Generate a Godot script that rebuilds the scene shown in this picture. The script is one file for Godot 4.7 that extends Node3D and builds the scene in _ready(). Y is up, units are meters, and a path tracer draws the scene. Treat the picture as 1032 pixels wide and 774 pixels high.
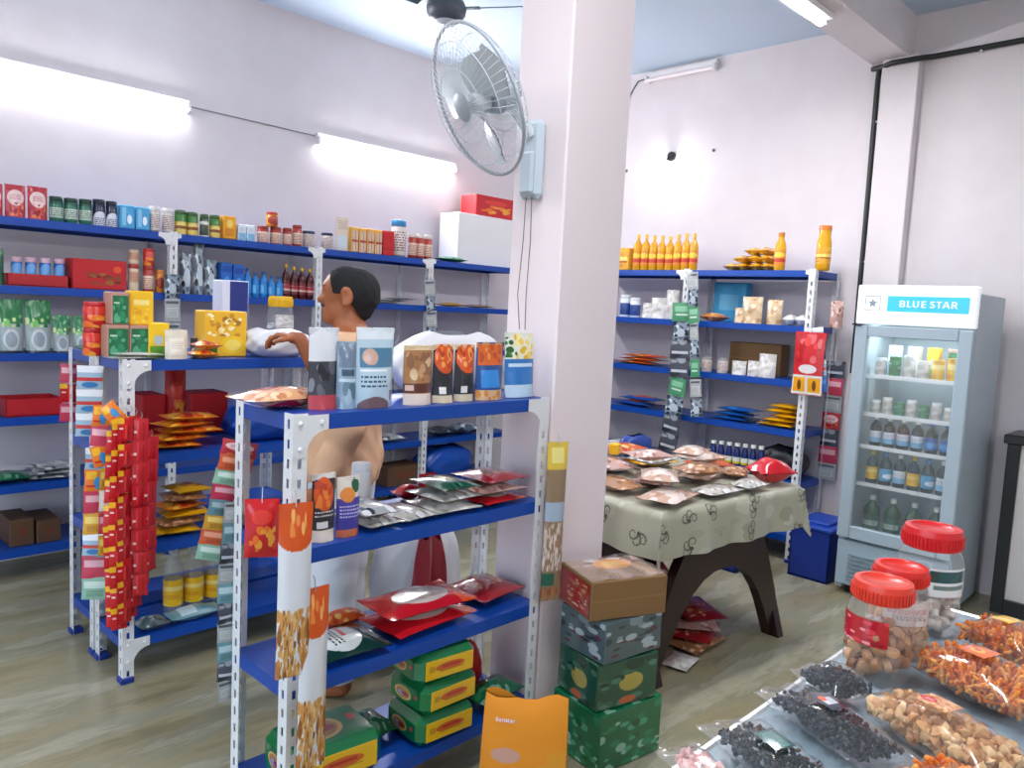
extends Node3D
# A small grocery: slotted-angle racks along two walls and in the middle, a pillar, a table, a fridge and the counter.

var taken := {}
var mats := {}
var cells := {}
var atlas: ImageTexture
var rng := RandomNumberGenerator.new()

# ---------------------------------------------------------------- mesh building
class MB:
	var v := PackedVector3Array()
	var n := PackedVector3Array()
	var t := PackedVector2Array()
	var c := PackedColorArray()
	var ix := PackedInt32Array()
	var col := Color.WHITE
	var xf := Transform3D()
	var uv0 := Vector2(0, 0)
	var uv1 := Vector2(1, 1)
	func put(p: Vector3, nn: Vector3, uv: Vector2) -> int:
		v.append(xf * p); n.append((xf.basis * nn).normalized()); t.append(uv0 + uv * (uv1 - uv0)); c.append(col)
		return v.size() - 1
	func tri(a: int, b: int, d: int) -> void:
		ix.append(a); ix.append(d); ix.append(b)
	# corners counter-clockwise seen from outside: bottom left, bottom right, top right, top left
	func quad(a: Vector3, b: Vector3, d: Vector3, e: Vector3, plain := false) -> void:
		var nn := (b - a).cross(e - a)
		if nn.length() < 1e-12: nn = (d - b).cross(e - b)
		var u := [Vector2(0, 1), Vector2(1, 1), Vector2(1, 0), Vector2(0, 0)]
		if plain: u = [Vector2(.02, .04), Vector2(.04, .04), Vector2(.04, .02), Vector2(.02, .02)]
		var i := put(a, nn, u[0]); put(b, nn, u[1]); put(d, nn, u[2]); put(e, nn, u[3])
		tri(i, i + 1, i + 2); tri(i, i + 2, i + 3)
	func tri3(a: Vector3, b: Vector3, d: Vector3) -> void:
		var nn := (b - a).cross(d - a)
		var i := put(a, nn, Vector2(.02, .02)); put(b, nn, Vector2(.04, .02)); put(d, nn, Vector2(.02, .04))
		tri(i, i + 1, i + 2)
	# box with chamfered edges; the face towards +Z and -Z carry the whole print, the others the print's corner colour
	func box(p: Vector3, s: Vector3, ch := 0.0, sides := false) -> void:
		var h := s / 2
		var r := minf(ch, minf(h.x, minf(h.y, h.z)) * .9)
		var i := h - Vector3(r, r, r)
		var f := func(ax: int, sg: float) -> Array:
			var a := (ax + 1) % 3
			var b := (ax + 2) % 3
			var o := []
			for k in [[-1, -1], [1, -1], [1, 1], [-1, 1]]:
				var q := Vector3()
				q[ax] = sg * h[ax]; q[a] = k[0] * i[a]; q[b] = k[1] * i[b]
				o.append(p + q)
			return o
		for ax in 3:
			for sg in [-1.0, 1.0]:
				var o: Array = f.call(ax, sg)
				if ax == 2:
					if sg > 0: quad(o[0], o[1], o[2], o[3])
					else: quad(o[1], o[0], o[3], o[2])
				elif ax == 0:  # a = y, b = z
					if sg > 0: quad(o[3], o[0], o[1], o[2], not sides)
					else: quad(o[0], o[3], o[2], o[1], not sides)
				else:  # a = z, b = x
					if sg > 0: quad(o[1], o[2], o[3], o[0], not sides)
					else: quad(o[0], o[3], o[2], o[1], true)
		if r <= 0.0: return
		for ax in 3:  # twelve edges
			var a := (ax + 1) % 3
			var b := (ax + 2) % 3
			for sa in [-1.0, 1.0]:
				for sb in [-1.0, 1.0]:
					var q := []
					for k in [[-1, 0], [1, 0], [1, 1], [-1, 1]]:
						var w := Vector3()
						w[ax] = k[0] * i[ax]
						w[a] = sa * (h[a] if k[1] == 0 else i[a])
						w[b] = sb * (i[b] if k[1] == 0 else h[b])
						q.append(p + w)
					if sa * sb > 0: quad(q[0], q[1], q[2], q[3], true)
					else: quad(q[1], q[0], q[3], q[2], true)
		for sx in [-1.0, 1.0]:
			for sy in [-1.0, 1.0]:
				for sz in [-1.0, 1.0]:
					var A := p + Vector3(sx * h.x, sy * i.y, sz * i.z)
					var B := p + Vector3(sx * i.x, sy * h.y, sz * i.z)
					var C := p + Vector3(sx * i.x, sy * i.y, sz * h.z)
					if sx * sy * sz > 0: tri3(A, B, C)
					else: tri3(A, C, B)
	# profile of [radius, height] from bottom to top; u runs once round, its middle towards +Z
	func lathe(prof: Array, seg := 16, at := Vector3.ZERO, flat := false) -> void:
		var m := prof.size()
		var len := [0.0]
		for k in range(1, m): len.append(len[-1] + Vector2(prof[k][0] - prof[k - 1][0], prof[k][1] - prof[k - 1][1]).length())
		for k in range(m - 1):
			var d := Vector2(prof[k + 1][0] - prof[k][0], prof[k + 1][1] - prof[k][1])
			if d.length() < 1e-7: continue
			var nn := Vector2(d.y, -d.x).normalized()
			var n0 := nn
			var n1 := nn
			if not flat:
				if k > 0:
					var e := Vector2(prof[k][0] - prof[k - 1][0], prof[k][1] - prof[k - 1][1])
					var en := Vector2(e.y, -e.x).normalized()
					if en.dot(nn) > .6: n0 = (en + nn).normalized()
				if k < m - 2:
					var e := Vector2(prof[k + 2][0] - prof[k + 1][0], prof[k + 2][1] - prof[k + 1][1])
					var en := Vector2(e.y, -e.x).normalized()
					if en.dot(nn) > .6: n1 = (en + nn).normalized()
			var base := v.size()
			for j in seg + 1:
				var a := TAU * j / seg + PI
				var dx := sin(a)
				var dz := cos(a)
				put(at + Vector3(dx * prof[k][0], prof[k][1], dz * prof[k][0]), Vector3(dx * n0.x, n0.y, dz * n0.x), Vector2(float(j) / seg, 1.0 - len[k] / len[-1]))
				put(at + Vector3(dx * prof[k + 1][0], prof[k + 1][1], dz * prof[k + 1][0]), Vector3(dx * n1.x, n1.y, dz * n1.x), Vector2(float(j) / seg, 1.0 - len[k + 1] / len[-1]))
			for j in seg:
				var q := base + j * 2
				tri(q, q + 2, q + 3); tri(q, q + 3, q + 1)
	func tube(pts: Array, r: float, seg := 6, closed := false) -> void:
		var m := pts.size()
		var base := v.size()
		var up := Vector3.UP
		for k in m:
			var a: Vector3 = pts[(k - 1 + m) % m] if closed else pts[maxi(k - 1, 0)]
			var b: Vector3 = pts[(k + 1) % m] if closed else pts[mini(k + 1, m - 1)]
			var d := (b - a).normalized()
			if absf(d.dot(up)) > .98: up = Vector3.RIGHT if absf(d.x) < .9 else Vector3.FORWARD
			var s := d.cross(up).normalized()
			var w := s.cross(d).normalized()
			up = w
			for j in seg + 1:
				var ang := TAU * j / seg
				var nn := s * cos(ang) + w * sin(ang)
				put(pts[k] + nn * r, nn, Vector2(float(j) / seg, float(k) / m))
		for k in (m if closed else m - 1):
			var k2 := (k + 1) % m
			for j in seg:
				var a := base + k * (seg + 1) + j
				var b := base + k2 * (seg + 1) + j
				tri(a, b, b + 1); tri(a, b + 1, a + 1)
		if not closed:
			for e in [0, m - 1]:
				var cc := put(pts[e], (pts[e] - pts[1 if e == 0 else m - 2]), Vector2(.5, .5))
				for j in seg:
					var a: int = base + e * (seg + 1) + j
					if e == 0: tri(cc, a, a + 1)
					else: tri(cc, a + 1, a)
	# polygon in XY (counter-clockwise), extruded from z0 to z1
	func prism(poly: PackedVector2Array, z0: float, z1: float) -> void:
		var idx := Geometry2D.triangulate_polygon(poly)
		for side in 2:
			var z := z1 if side else z0
			var b := v.size()
			for p in poly: put(Vector3(p.x, p.y, z), Vector3(0, 0, 1 if side else -1), Vector2(.03, .03))
			for k in range(0, idx.size(), 3):
				var A := poly[idx[k]]
				var B := poly[idx[k + 1]]
				var C := poly[idx[k + 2]]
				var ccw := (B - A).cross(C - A) > 0
				if ccw == (side == 1): tri(b + idx[k], b + idx[k + 1], b + idx[k + 2])
				else: tri(b + idx[k], b + idx[k + 2], b + idx[k + 1])
		for k in poly.size():
			var p := poly[k]
			var q := poly[(k + 1) % poly.size()]
			quad(Vector3(p.x, p.y, z0), Vector3(q.x, q.y, z0), Vector3(q.x, q.y, z1), Vector3(p.x, p.y, z1), true)
	# grid of points [row][column], rows upward, columns to the right seen from outside
	func grid(g: Array, flip_u := false) -> void:
		var R := g.size()
		var C: int = g[0].size()
		var b := v.size()
		for r in R:
			for k in C:
				var du: Vector3 = g[r][mini(k + 1, C - 1)] - g[r][maxi(k - 1, 0)]
				var dv: Vector3 = g[mini(r + 1, R - 1)][k] - g[maxi(r - 1, 0)][k]
				var nn := du.cross(dv)
				var u := float(k) / (C - 1)
				put(g[r][k], nn if nn.length() > 1e-12 else Vector3(0, 1, 0), Vector2(1.0 - u if flip_u else u, 1.0 - float(r) / (R - 1)))
		for r in R - 1:
			for k in C - 1:
				var a := b + r * C + k
				tri(a, a + 1, a + C + 1); tri(a, a + C + 1, a + C)
	func mesh() -> ArrayMesh:
		var m := ArrayMesh.new()
		var s := []
		s.resize(Mesh.ARRAY_MAX)
		s[Mesh.ARRAY_VERTEX] = v; s[Mesh.ARRAY_NORMAL] = n; s[Mesh.ARRAY_TEX_UV] = t; s[Mesh.ARRAY_COLOR] = c; s[Mesh.ARRAY_INDEX] = ix
		m.add_surface_from_arrays(Mesh.PRIMITIVE_TRIANGLES, s)
		return m

# ---------------------------------------------------------------- naming and tagging
func numbered(called: String) -> String:
	var k: int = taken.get(called, 0)
	taken[called] = k + 1
	return called if k == 0 else "%s_%03d" % [called, k]

func obj(called: String, mb, m: Material, parent: Node = self) -> MeshInstance3D:
	var o := MeshInstance3D.new()
	o.mesh = mb if mb is Mesh else mb.mesh()
	o.material_override = m
	o.name = numbered(called) if parent == self else called
	o.cast_shadow = GeometryInstance3D.SHADOW_CASTING_SETTING_ON
	parent.add_child(o, true)
	return o

func tag(o: Node, label: String, category: String, group := "") -> void:
	o.set_meta("label", label); o.set_meta("category", category)
	if group: o.set_meta("group", group)

func thing(called: String, label: String, category: String, at := Vector3.ZERO, yaw := 0.0, group := "") -> Node3D:
	var o := Node3D.new()
	o.name = numbered(called)
	add_child(o)
	o.position = at
	o.rotation_degrees.y = yaw
	tag(o, label, category, group)
	return o

func struct(called: String, mb, m: Material, parent: Node = self) -> MeshInstance3D:
	var o := obj(called, mb, m, parent)
	if parent == self: o.set_meta("kind", "structure")
	return o

func H(hex: String) -> Color:
	return Color.html(hex)

func M(key: String, hex := "ffffff", rough := .5, metal := 0.0, opts := {}) -> StandardMaterial3D:
	if mats.has(key): return mats[key]
	var m := StandardMaterial3D.new()
	m.resource_name = key
	m.albedo_color = H(hex)
	m.roughness = rough
	m.metallic = metal
	for k in opts: m.set(k, opts[k])
	mats[key] = m
	return m

func clear(key: String, hex: String, alpha: float, rough := .08) -> StandardMaterial3D:
	if mats.has(key): return mats[key]
	var m := M(key, hex, rough)
	m.transparency = BaseMaterial3D.TRANSPARENCY_ALPHA
	m.albedo_color.a = alpha
	return m

# ---------------------------------------------------------------- printed packaging (flat print only), one sheet for all packs
const DESIGN := {
	"plain_white": ["e8e8e6"], "plain_card": ["7d5c34", ["l", 0, .48, 1, .52, "8a683e"]], "dark_card": ["5a3f28", ["r", .3, .3, .7, .6, "6b3420"]],
	"red_pouch": ["b8303c", ["e", .5, .4, .4, .24, "e8c8c4"], ["b", .1, .55, .9, .95, 14, .12, ["d85838", "e08048", "a81c30"]], ["t", .25, .32, .75, .46, "b02030"]],
	"green_tin": ["14503c", ["r", 0, .3, 1, .8, "1c6b52"], ["r", .3, .4, .7, .7, "b8c8b8"], ["t", .34, .45, .66, .66, "205040"]],
	"navy_tin": ["182040", ["e", .5, .75, .24, .35, "d8dce4"], ["t", .36, .6, .64, .9, "202848"]],
	"pale_blue": ["4aa4d4", ["r", .1, .1, .4, .9, "8cc8e8"], ["e", .65, .6, .18, .2, "e8f4fa"]],
	"taupe_tin": ["8f8078", ["r", .2, .2, .8, .8, "d4cec6"], ["t", .28, .3, .72, .7, "7c3c34"]],
	"green_yellow": ["c8a83c", ["r", 0, 0, 1, .42, "3c7c30"], ["e", .5, .62, .22, .2, "e8d070"], ["r", .3, .55, .7, .65, "905020"]],
	"white_green": ["e0e4d8", ["r", 0, 0, 1, .3, "30502c"], ["r", .25, .42, .75, .8, "404c40"]],
	"yellow_box": ["e6a21e", ["r", .1, .55, .9, .9, "d48414"], ["e", .5, .32, .25, .18, "f4d464"]],
	"white_blue": ["dfe9f0", ["r", 0, .55, 1, 1, "7fb8dc"], ["t", .15, .2, .85, .5, "90a0b8"]],
	"red_brown": ["a83424", ["r", 0, .35, 1, .75, "e0c8b0"], ["t", .2, .42, .8, .72, "903020"], ["r", 0, .8, 1, 1, "702018"]],
	"cream_print": ["dcccb8", ["t", .15, .12, .85, .4, "a08878"], ["r", .1, .55, .9, .95, "c8d4d8"]],
	"brown_stripe": ["e4d4c0", ["r", .1, 0, .22, 1, "a86840"], ["r", .34, 0, .44, 1, "c88850"], ["r", .56, 0, .68, 1, "905034"], ["r", .8, 0, .9, 1, "c89060"], ["r", 0, 0, 1, .14, "e8b050"], ["r", 0, .5, 1, .6, "b04030"]],
	"red_plain": ["c4141e", ["r", 0, .7, 1, .8, "a81018"]],
	"red_picture": ["bf1c22", ["b", .2, .45, .9, .85, 16, .08, ["8c4420", "a06024", "6c2c18"]], ["e", .82, .3, .08, .12, "e85028"]],
	"orange_tin": ["d07818", ["r", 0, .3, 1, .7, "e0a030"], ["e", .5, .5, .2, .2, "a02c18"]],
	"cream_tin": ["d8c4a8", ["r", 0, .25, 1, .6, "c8a080"], ["t", .25, .3, .75, .55, "8c3428"]],
	"blue_can": ["1c58a8", ["r", 0, 0, 1, .12, "182858"], ["e", .5, .5, .24, .3, "5c9cd8"], ["r", 0, .86, 1, 1, "14386c"]],
	"silver_black": ["8898a4", ["b", 0, 0, 1, 1, 26, .14, ["303a44", "c0ccd4", "55636e", "dde6ea", "1c2228"]], ["e", .5, .6, .26, .22, "b8c4cc"]],
	"blue_pack": ["1c64b8", ["r", 0, .1, 1, .3, "1448a0"], ["e", .5, .6, .3, .2, "3c94d8"]],
	"cyan_wrap": ["2688cc", ["r", .15, .1, .45, .9, "5cb0e4"], ["r", .6, .2, .85, .8, "1460a8"]],
	"sauce": ["6c1420", ["r", .1, .3, .9, .75, "d8b8a8"], ["e", .5, .45, .3, .14, "a81828"]],
	"silver_green": ["98a8a8", ["r", 0, 0, 1, .46, "1f7a44"], ["b", .0, .3, 1, .52, 14, .09, ["70c060", "186838", "c0d890", "104828"]], ["e", .5, .74, .3, .2, "c2cace"], ["e", .5, .74, .22, .14, "8e9aa4"], ["r", 0, .95, 1, 1, "28343c"]],
	"red_gold": ["c21820", ["b", .15, .45, .9, .9, 16, .1, ["e87020", "e8a030", "d04018"]], ["e", .5, .3, .3, .12, "d83828"]],
	"green_box": ["17683f", ["r", 0, 0, 1, .1, "b88878"], ["b", .05, .15, .95, .95, 12, .16, ["2c8c58", "1c7448", "58a880"]], ["r", .1, .3, .45, .36, "c0dcc8"]],
	"yellow_soft": ["f0bc14", ["r", .15, .25, .85, .42, "f6dc80"], ["b", .1, .5, .9, .95, 10, .1, ["f4d040", "e4a010"]]],
	"yellow_green": ["f0c418", ["r", 0, .68, 1, 1, "5c9828"], ["e", .45, .5, .24, .16, "b8c8c8"]],
	"ivory": ["ded4c0", ["r", .18, .3, .82, .85, "e8e0d0"], ["t", .25, .42, .75, .7, "b8a890"]],
	"orange_snack": ["dc7c1c", ["b", .05, .1, .95, .95, 26, .11, ["e8a030", "c8501c", "f0c048", "b8401c"]], ["r", .1, .36, .6, .52, "a82818"]],
	"noodle": ["e8b428", ["b", .05, .05, .95, .55, 34, .07, ["f4e090", "c88c20", "f8eec0", "a87018"]], ["e", .66, .74, .3, .2, "f4c81c"], ["e", .66, .74, .2, .13, "f8dc60"], ["r", .02, .8, .3, .98, "487020"]],
	"navy_box": ["1d2c78", ["r", 0, 0, .28, 1, "d4d8e8"], ["r", .35, .52, .95, .72, "e8eaf2"], ["r", .35, .78, .95, .82, "8890c0"]],
	"grey_sachet": ["a8acac", ["r", .1, .12, .9, .24, "50545c"], ["r", .15, .4, .85, .8, "c8ccc8"], ["t", .2, .45, .8, .75, "788084"]],
	"dark_sachet": ["4a4e58", ["b", 0, 0, 1, 1, 10, .16, ["70747c", "2c3038", "989ca4"]], ["r", .1, .6, .9, .75, "c4c8d0"]],
	"green_sachet": ["4c9468", ["r", .15, .2, .85, .5, "88c09c"], ["r", .2, .6, .8, .7, "d0e0d4"]],
	"red_sachet": ["c8141f", ["r", 0, 0, .42, .26, "f0b41c"], ["r", .45, .3, .6, .9, "e84038"], ["e", .7, .6, .12, .3, "a80c18"], ["r", .1, .42, .35, .5, "f0d0c8"]],
	"crimson_sachet": ["b8101e", ["r", .3, .1, .42, .9, "d42c34"], ["r", .66, .2, .76, 1, "960a16"], ["r", .1, .55, .3, .66, "e8c0b8"]],
	"orange_sachet": ["e87a18", ["r", .1, .1, .55, .45, "f4b818"], ["e", .6, .6, .2, .28, "3c90c8"], ["r", .1, .7, .5, .8, "c82018"]],
	"blue_white_sachet": ["9cb8cc", ["r", 0, 0, 1, .3, "e4e8ec"], ["r", 0, .5, 1, .65, "c84038"], ["e", .5, .8, .3, .12, "3c7cb8"]],
	"pink_sachet": ["c83c58", ["r", .1, .2, .9, .5, "e8b0b8"]],
	"teal_sachet": ["6c98a0", ["r", .1, .2, .9, .5, "b4ccd0"], ["t", .2, .6, .8, .85, "305058"]],
	"rust_sachet": ["d06038", ["r", .1, .2, .9, .5, "e8a080"], ["t", .2, .6, .8, .85, "803018"]],
	"gold_sachet": ["d8a030", ["r", .1, .2, .9, .5, "f0d070"], ["t", .2, .6, .8, .85, "804818"]],
	"mint_sachet": ["88b49c", ["r", .1, .2, .9, .5, "c8dcd0"], ["t", .2, .6, .8, .85, "38604c"]],
	"pasta_bag": ["d89c6c", ["b", 0, 0, 1, 1, 40, .08, ["e8b888", "c88050", "f0d0a8", "b86c3c"]], ["e", .74, .4, .24, .2, "c8202c"], ["t", .6, .34, .88, .48, "f0d8d0"]],
	"black_white_pouch": ["dcdfe2", ["r", 0, .42, 1, .82, "3c3f46"], ["b", 0, .42, 1, .82, 12, .12, ["5c6068", "24262c", "80848c"]], ["r", 0, .82, 1, 1, "b8404a"]],
	"slate_pouch": ["8aa4b4", ["r", .1, .08, .9, .4, "6c7c90"], ["r", .2, .42, .8, .52, "3c5468"], ["r", .1, .55, .9, .6, "c8d8e0"], ["b", 0, .6, 1, 1, 10, .14, ["6c8898", "a0b8c4", "507080"]]],
	"ice_pouch": ["b4ccd8", ["r", 0, 0, 1, .16, "dce6ea"], ["r", .08, .26, .92, .5, "4c7c98"], ["e", .3, .36, .18, .1, "c8a494"], ["r", .08, .52, .72, .55, "f0f4f6"], ["t", .1, .6, .7, .76, "2c4c64"], ["e", .4, .96, .36, .12, "70585c"], ["r", .78, .78, .94, .9, "806c74"]],
	"coffee_pouch": ["a8784c", ["r", 0, 0, 1, .1, "e0c8a0"], ["b", .08, .12, .92, .6, 20, .1, ["c09870", "8c6040", "d4b890"]], ["r", 0, .64, 1, .8, "582c20"], ["r", .05, .66, .25, .76, "d8b8a8"], ["r", 0, .8, 1, 1, "e0d0c0"]],
	"orange_dark_pouch": ["26282c", ["r", 0, 0, 1, .06, "e8d0a8"], ["e", .5, .24, .46, .26, "d8541c"], ["b", .1, .06, .9, .42, 14, .1, ["e87830", "b83c14", "f0a050"]], ["r", .2, .72, .5, .84, "e8e8e4"], ["r", 0, .86, 1, 1, "d8c8a8"]],
	"orange_blue_pouch": ["1c4c8c", ["r", .06, .04, .94, .4, "d86828"], ["b", .1, .06, .9, .38, 12, .1, ["e88c40", "c04c20"]], ["r", .12, .48, .72, .78, "2f86d0"], ["r", 0, .82, 1, 1, "e0b888"], ["b", 0, .82, 1, 1, 6, .08, ["d88c3c"]]],
	"blue_corn_pouch": ["2a74ba", ["r", 0, 0, 1, .42, "e8ead8"], ["b", .3, 0, .95, .42, 24, .08, ["f0d060", "e8b830", "f8e8a0"]], ["b", 0, .05, .35, .4, 8, .09, ["3c7c34", "28602c"]], ["r", .1, .48, .9, .54, "c8dcec"], ["r", 0, .8, 1, 1, "b8d0e0"]],
	"fruit_pouch": ["2c2e34", ["r", 0, 0, 1, .1, "e0dcd8"], ["e", .45, .3, .4, .24, "d85820"], ["b", .1, .12, .8, .5, 12, .1, ["e88038", "c03c18"]], ["t", .1, .55, .9, .66, "e8e0e0"], ["r", .15, .7, .6, .8, "d8d8d8"], ["r", 0, .82, 1, 1, "e4d8c8"]],
	"berry_pouch": ["443c98", ["r", 0, 0, 1, .36, "e0d8cc"], ["e", .75, .16, .16, .12, "205c40"], ["e", .4, .3, .3, .12, "e08838"], ["t", .1, .48, .9, .7, "d0ccec"], ["r", 0, .86, 1, 1, "c86c48"]],
	"red_flat": ["c01824", ["e", .45, .5, .3, .3, "c8b8b0"], ["b", .25, .3, .65, .7, 10, .08, ["b8a8a0", "a09088"]], ["r", 0, .82, 1, 1, "d84c20"]],
	"red_nut_flat": ["9c1c24", ["b", .25, .1, .9, .9, 46, .06, ["c88c68", "b87050", "d8a888", "a05840"]]],
	"darkgreen_flat": ["12342e", ["e", .5, .42, .42, .3, "c2c8c6"], ["t", .25, .3, .75, .44, "303c3c"], ["r", .45, .48, .8, .54, "c02c3c"]],
	"clear_mix": ["b8b4aa", ["b", 0, 0, 1, 1, 30, .1, ["d8d8d4", "98948c", "c8bca8", "8c8884", "e4e4e2"]]],
	"clear_pink": ["c09c90", ["b", 0, 0, 1, 1, 40, .09, ["d8b4a8", "a87c70", "e4ccc4", "c89080", "986458"]]],
	"clear_brown": ["a87850", ["b", 0, 0, 1, 1, 40, .08, ["c89868", "885c3c", "d8b090", "a06c48"]]],
	"clear_tan": ["c4a088", ["b", 0, 0, 1, 1, 30, .12, ["d8bca8", "b08c74", "e0d0c4"]], ["r", .3, .3, .7, .6, "d8ccc4"]],
	"soap_top": ["0f6e3a", ["e", .42, .5, .3, .34, "e0b060"], ["e", .42, .5, .24, .27, "b07840"], ["e", .34, .56, .1, .12, "9098b8"], ["e", .5, .52, .12, .1, "a02c28"], ["r", .84, .3, .95, .5, "c03838"]],
	"soap_end": ["dcae10", ["e", .5, .45, .3, .22, "c45818"], ["r", .34, .36, .72, .5, "b02c1c"], ["r", .08, .3, .2, .62, "b88c10"], ["r", .3, .64, .8, .7, "a88010"]],
	"soap_green": ["0f6e3a"],
	"rice_white": ["dcdde0", ["b", 0, 0, 1, 1, 30, .12, ["e4e5e8", "d2d4d8", "e8e8ea"]]],
	"hang_orange": ["d8dadd", ["r", 0, 0, 1, .2, "d4541c"], ["e", .5, .2, .5, .07, "d4541c"], ["b", .2, .05, .8, .2, 6, .06, ["e88838", "f0b060"]], ["b", 0, .6, 1, 1, 170, .05, ["b87838", "d09c58", "8c5828", "c88c48", "dcb478"]]],
	"hang_yellow": ["8c7458", ["r", 0, 0, 1, .18, "d8b840"], ["r", .2, .05, .8, .15, "e8d880"], ["r", 0, .38, 1, .5, "a0b0c0"], ["b", 0, .5, 1, .8, 120, .04, ["c8b8a8", "a07860", "d8ccc0"]], ["r", .0, .82, .6, .9, "1c5c48"], ["b", 0, .9, 1, 1, 12, .05, ["b06838", "884820"]]],
	"orange_bag": ["e08a16", ["b", .35, .35, 1, 1, 12, .16, ["d87c1c", "dc9424", "d06c24"]], ["e", .3, .4, .17, .05, "c89480"], ["r", .22, .62, .62, .72, "a07040"], ["r", .24, .66, .62, .69, "8c6840"], ["r", .3, .76, .62, 1, "c0603c"]],
	"oil_label": ["e08a1c", ["r", 0, .55, 1, .8, "c8341c"], ["e", .5, .3, .22, .18, "f0d040"]],
	"oil_pouch": ["e0a01c", ["b", 0, 0, 1, 1, 14, .12, ["e8b830", "c87c14"]], ["r", .1, .4, .9, .58, "f0d870"], ["r", .15, .6, .85, .68, "a85010"]],
	"beige_round": ["d0b48c", ["b", 0, 0, 1, 1, 20, .14, ["dcc8a4", "b89468", "e4d8c0"]]],
	"orange_pasta": ["d8843c", ["b", 0, 0, 1, 1, 26, .1, ["e8a860", "c46424", "f0c890"]]],
	"white_pack": ["d4d2cc", ["b", 0, 0, 1, 1, 14, .16, ["e4e2de", "bcb8b0"]]],
	"sky_box": ["3c9ccc", ["r", .2, .3, .8, .7, "68b8dc"]],
	"orange_red_flat": ["d05820", ["b", 0, 0, 1, 1, 20, .12, ["e88430", "b03818", "e8b050"]]],
	"blue_orange": ["1c4ca0", ["e", .5, .5, .34, .3, "d86c20"], ["e", .5, .5, .2, .16, "c8381c"]],
	"yellow_flat": ["dca414", ["b", 0, 0, 1, 1, 18, .12, ["ecc030", "b87c10", "e8b020"]], ["e", .5, .5, .16, .14, "c86818"]],
	"blue_flat": ["1858a8", ["r", .1, .3, .9, .5, "2c7cc8"]],
	"blister_red": ["c8242c", ["b", .1, .05, .9, .5, 16, .1, ["b0141c", "e04840", "d8686c"]], ["e", .5, .58, .3, .07, "d8d4d4"], ["r", 0, .68, 1, .98, "d8d8d0"], ["r", .06, .72, .46, .94, "e8a01c"], ["r", .54, .72, .94, .94, "e8a01c"], ["e", .26, .83, .06, .08, "704010"], ["e", .74, .83, .06, .08, "704010"]],
	"magazine": ["a8acac", ["b", 0, 0, 1, 1, 20, .12, ["d4d8d8", "70787c", "e4e6e6", "3c4448"]]],
	"dark_flat": ["30363c", ["b", 0, 0, 1, 1, 16, .12, ["4c545c", "1c2024", "808890"]]],
	"green_flat": ["1c5c3c", ["b", 0, 0, 1, 1, 14, .14, ["2c7c50", "14442c", "6c9c80"]]],
	"red_tray": ["b80f1a"],
	"carton_print": ["8a6a48", ["b", 0, 0, 1, .35, 20, .1, ["c8c0b8", "6c5044", "b09080"]], ["e", .55, .3, .25, .22, "e09428"], ["e", .55, .3, .15, .14, "e8b450"]],
	"green_net": ["0f6e42", ["b", 0, 0, 1, 1, 40, .07, ["1c8c58", "0c5834", "48a880", "94c8ac"]]],
	"olive_pack": ["22543c", ["e", .55, .5, .2, .2, "b0a048"], ["b", .0, .0, 1, 1, 16, .13, ["34684c", "143c2c", "4c7c64"]], ["e", .5, .88, .14, .08, "c8602c"]],
	"grey_pack": ["4c5e62", ["b", 0, 0, 1, 1, 26, .1, ["7c9094", "2c3c40", "a4b4b8", "5c3038"]]],
	"blue_tub": ["e0e6ec", ["r", 0, .35, 1, .75, "284890"]],
	"yellow_bottles": ["d8c020", ["r", 0, 0, 1, .4, "e4e8d8"], ["r", 0, .6, 1, 1, "182c6c"]],
	"snack_orange": ["e06818", ["e", .5, .45, .24, .2, "f0b020"], ["e", .55, .5, .12, .1, "b82828"]],
	"navy_lentil": ["24303c", ["r", .3, .2, .7, .75, "c8ccd0"], ["e", .66, .34, .16, .16, "dc5018"], ["t", .34, .45, .66, .7, "8c9098"]],
	"teal_label": ["18504c", ["t", .1, .2, .9, .8, "88b0a8"]],
	"green_white_label": ["e0e4e0", ["r", 0, .1, 1, .5, "1c4c48"], ["r", .1, .6, .8, .75, "607c78"]],
	"red_label": ["b81828", ["b", 0, 0, 1, 1, 16, .1, ["d84048", "980c18", "e8a0a0"]]],
	"pale_red_label": ["d8ccc4", ["t", .1, .3, .9, .5, "b04038"], ["t", .2, .55, .8, .75, "404850"]],
}

func blot(im: Image, cx: float, cy: float, rx: float, ry: float, col: Color, clip: Rect2i) -> void:
	for y in range(maxi(int(cy - ry), clip.position.y), mini(int(cy + ry) + 1, clip.end.y)):
		for x in range(maxi(int(cx - rx), clip.position.x), mini(int(cx + rx) + 1, clip.end.x)):
			if pow((x - cx) / rx, 2) + pow((y - cy) / ry, 2) <= 1.0: im.set_pixel(x, y, col)

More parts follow.
